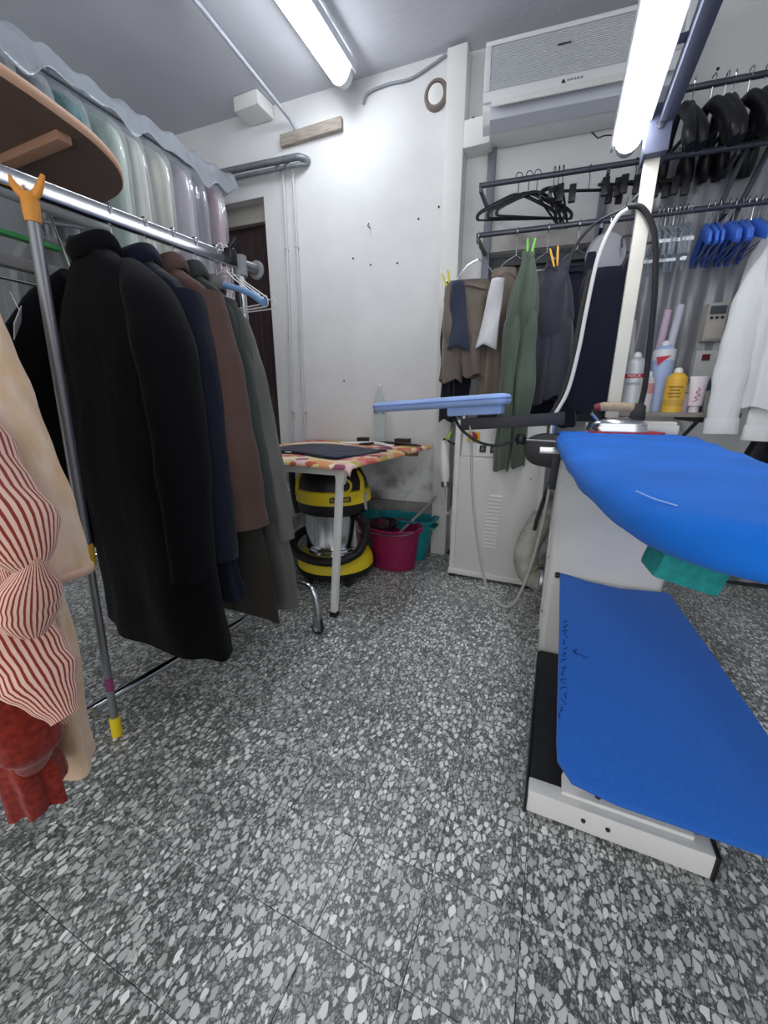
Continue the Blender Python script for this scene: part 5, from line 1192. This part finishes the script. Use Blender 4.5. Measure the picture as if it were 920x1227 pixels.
fa = math.atan2(-2.43, -.335)
Mc2 = fr((.335 + .0485 * math.cos(fa), 2.43 + .0485 * math.sin(fa), SZ + .138), (-math.sin(fa), math.cos(fa), 0), (0, 0, 1))
text('band_print', 'MERCK', .018, Mc2 @ Matrix.Translation((0, .037, .001)), WHITEP, o)
text('can_print', 'SMARTE', .017, Mc2, mat('grey_print', (0, 0, 0)), o)
o = can('slim pale can with a pink motif behind the iron cable', 'slim_can', 'can', .405, 2.44, .026, .175, mat('can_pale', (206, 204, 208), .4), [(.09, .14, mat('pink_motif', (206, 140, 150), .6))])
o = can('amber yellow spray bottle with white cap in the middle of the shelf', 'amber_bottle', 'bottle', .515, 2.41, .044, .185, mat('amber', (226, 178, 62), .4), [(.03, .06, mat('amber_dark', (206, 160, 70), .5))])
for z, w_ in ((.105, .020), (.09, .026), (.075, .022), (.12, .03)):
    fa2 = math.atan2(-2.41, -.515); q = (.515 + .0445 * math.cos(fa2), 2.41 + .0445 * math.sin(fa2), SZ + z)
    MB().box(-w_, w_, -.002, .002, -.004, .0015, M=fr(q, (-math.sin(fa2), math.cos(fa2), 0), (0, 0, 1))).build('label_line', mat('brown_print', (120, 84, 40), .6), o)
# tall pale blue aerosol with a red triangle
o = can('tall pale blue aerosol with a red wedge behind the amber bottle', 'aerosol', 'spray can', .46, 2.50, .05, .32, mat('pale_blue_can', (166, 186, 220), .4), [(.25, .30, mat('can_white', (226, 228, 232), .4))], mat('can_white', (0, 0, 0)))
fa3 = math.atan2(-2.5, -.46)
MB().prism([(-.03, .02), (.03, .025), (-.02, -.02)], -.012, .0022, M=fr((.46 + .050 * math.cos(fa3), 2.50 + .050 * math.sin(fa3), SZ + .245), (-math.sin(fa3), math.cos(fa3), 0), (0, 0, 1))).build('red_wedge', RED, o)
# rolls and tubes standing at the back
for x, y, h, c_, lab, dx in ((.43, 2.59, .50, (206, 180, 196), 'pale pink paper roll standing behind the aerosol', .03), (.475, 2.585, .52, (198, 200, 214), 'pale grey-blue paper roll standing behind the aerosol', .035), (.35, 2.59, .46, (188, 190, 196), 'pale grey roll leaning behind the tall silver spray can', -.04)):
    rm = thing('paper_roll', lab, 'paper roll', (x, y, SZ), 0, 'paper rolls on the shelf')
    MB().tube([(x, y, SZ), (x + dx, y + .005, SZ + h)], .018, 14).build('roll', mat('roll_%d' % c_[0], c_, .7), rm)
    MB().tube([(x + dx * .999, y + .005, SZ + h), (x + dx * 1.003, y + .005, SZ + h + .002)], .009, 12).build('core', DARKM, rm)
t = thing('cream_tube', 'white squeeze tube with pink script standing on its cap', 'tube', (.605, 2.41, SZ))
tb_ = []
for r1, r2, z in ((.022, .022, .0), (.022, .022, .028), (.031, .03, .032), (.033, .026, .09), (.037, .012, .15), (.039, .003, .168)):
    tb_.append([Vector((.605 + r1 * math.cos(2 * PI * k / 20), 2.41 + r2 * math.sin(2 * PI * k / 20), SZ + z)) for k in range(20)])
MB().loft(tb_).build('body', mat('tube_white', (222, 214, 216), .4), t)
sc1 = [(-.012, .05), (.008, .06), (-.006, .072), (.012, .08), (-.004, .095), (.010, .105), (.0, .115)]
MB().tube(catmull([(.605 + a - .006, 2.41 - .0285, SZ + b) for a, b in sc1], 40), .0018, 5).build('script_print', mat('pink_ink', (196, 80, 120), .6), t)
t = thing('grey_bin', 'open grey plastic box holding small tools at the shelf end', 'box', (.70, 2.43, SZ))
MB().loft([rrect(.705, 2.44, *q) for q in ((.065, .05, SZ + .001, .01), (.072, .056, SZ + .10, .01), (.075, .058, SZ + .102, .01), (.066, .05, SZ + .10, .01), (.06, .046, SZ + .01, .01))]).build('tub', mat('bin_grey', (138, 138, 138), .5), t)
for x, c_, lab in ((.665, (56, 96, 130), 'blue tool handle standing in the grey box'), (.69, (204, 140, 170), 'pink brush handle standing in the grey box'), (.72, (60, 62, 66), 'dark tool handle standing in the grey box')):
    u_ = thing('tool', lab, 'tool', (x, 2.44, SZ + .012), 0, 'tools in the grey box')
    m_ = mat('tool_%d' % c_[0], c_, .5)
    MB().tube([(x, 2.44, SZ + .012), (x - .01, 2.44, SZ + .10)], .007, 8).build('shaft', STEEL, u_)
    MB().tube(catmull([(x - .01, 2.44, SZ + .10), (x - .012, 2.44, SZ + .125), (x - .014, 2.44, SZ + .15)], 8), interp([.008, .013, .009], 8), 8).build('grip', m_, u_)
tag(MB().lathe([(0, 0), (.045, 0), (.05, .02), (.045, .075), (.03, .095), (0, .1)], (.565, 2.52, SZ), 20).build('dark_jar', mat('jar_navy', (40, 52, 72), .4)), 'round dark blue jar behind the amber bottle and the tube', 'jar')
tag(MB().lathe([(0, 0), (.022, 0), (.022, .06), (.016, .075), (.016, .09), (0, .092)], (.56, 2.415, SZ), 16).build('small_pot', mat('pot_mauve', (160, 150, 158), .5)), 'small mauve pot between the amber bottle and the tube', 'pot')

# white shirts at the right edge
WSH = cloth('white_shirting', (226, 227, 226), .05, .7, .1)
def shirt(lab, x, y, ang, top, sl_pts, sl_r, seed, bw=.21, zb=.92):
    t = thing('white_shirt', lab, 'shirt', (x, y, zb), 0, 'white shirts on the lower rail')
    body([(top, x, y, .05, .035), (top - .04, x, y, .10, .05), (top - .11, x, y, .19, .06), (top - .25, x, y, bw, .065), (1.3, x, y, bw, .06), (zb, x, y, bw + .01, .065)], ang, seed=seed, k=8, amp=.15).build('shirt_body', WSH, t, smooth=70)
    P = sl_pts
    sleeve(P, sl_r, flat=.6, up=(1, 0, 0), seed=seed, wr=.07).build('sleeve', WSH, t, smooth=70)
    a, b = Vector(P[-1]), Vector(P[-2]); d = (a - b).normalized()
    MB().tube([a - d * .012, a + d * .055], [sl_r[-1] * 1.05, sl_r[-1] * 1.08], 20, True, 1, .6, (1, 0, 0)).build('cuff', WSH, t, bevel=.003)
    return t
shirt('white shirt with a long cuffed sleeve hanging by the shelf, nearest the blue hangers', .785, 2.42, PI / 2 + .1, 1.80, [(.79, 2.38, 1.70), (.725, 2.34, 1.55), (.69, 2.31, 1.36), (.685, 2.295, 1.15), (.69, 2.29, .985)], [.05, .062, .06, .06, .06], 24, .20, 1.04)
shirt('second white shirt behind the first at the right edge', .93, 2.42, PI / 2, 1.80, [(.90, 2.36, 1.70), (.86, 2.31, 1.52), (.835, 2.28, 1.30), (.825, 2.27, 1.12), (.82, 2.27, .96)], [.06, .07, .065, .055, .05], 27)
for x, lab in ((.785, 'hanger of the white shirt nearest the blue hangers'), (.93, 'hanger of the second white shirt at the right edge')):
    t = thing('shirt_hanger', lab, 'hanger', (x, 2.5, 1.72), 0, 'hangers of the white shirts')
    hk = MB(); hook(hk, x, ry(x), LZ, .017, PI / 2, .09); hk.build('hook', CHROME, t)
    MB().tube(catmull([(x, 2.28, 1.70), (x, 2.40, 1.77), (x, 2.5, 1.80), (x, ry(x) + .03, 1.80)], 16), .006, 8).build('shoulder_bar', WHITEP, t)
t = trousers('dark navy trousers hanging lowest at the right edge below the shirts', .93, 2.40, PI / 2, 1.02, .35, .13, BLK2, 33, 0, .045)
t['group'] = 'dark trousers at the right edge'; t['category'] = 'trousers'
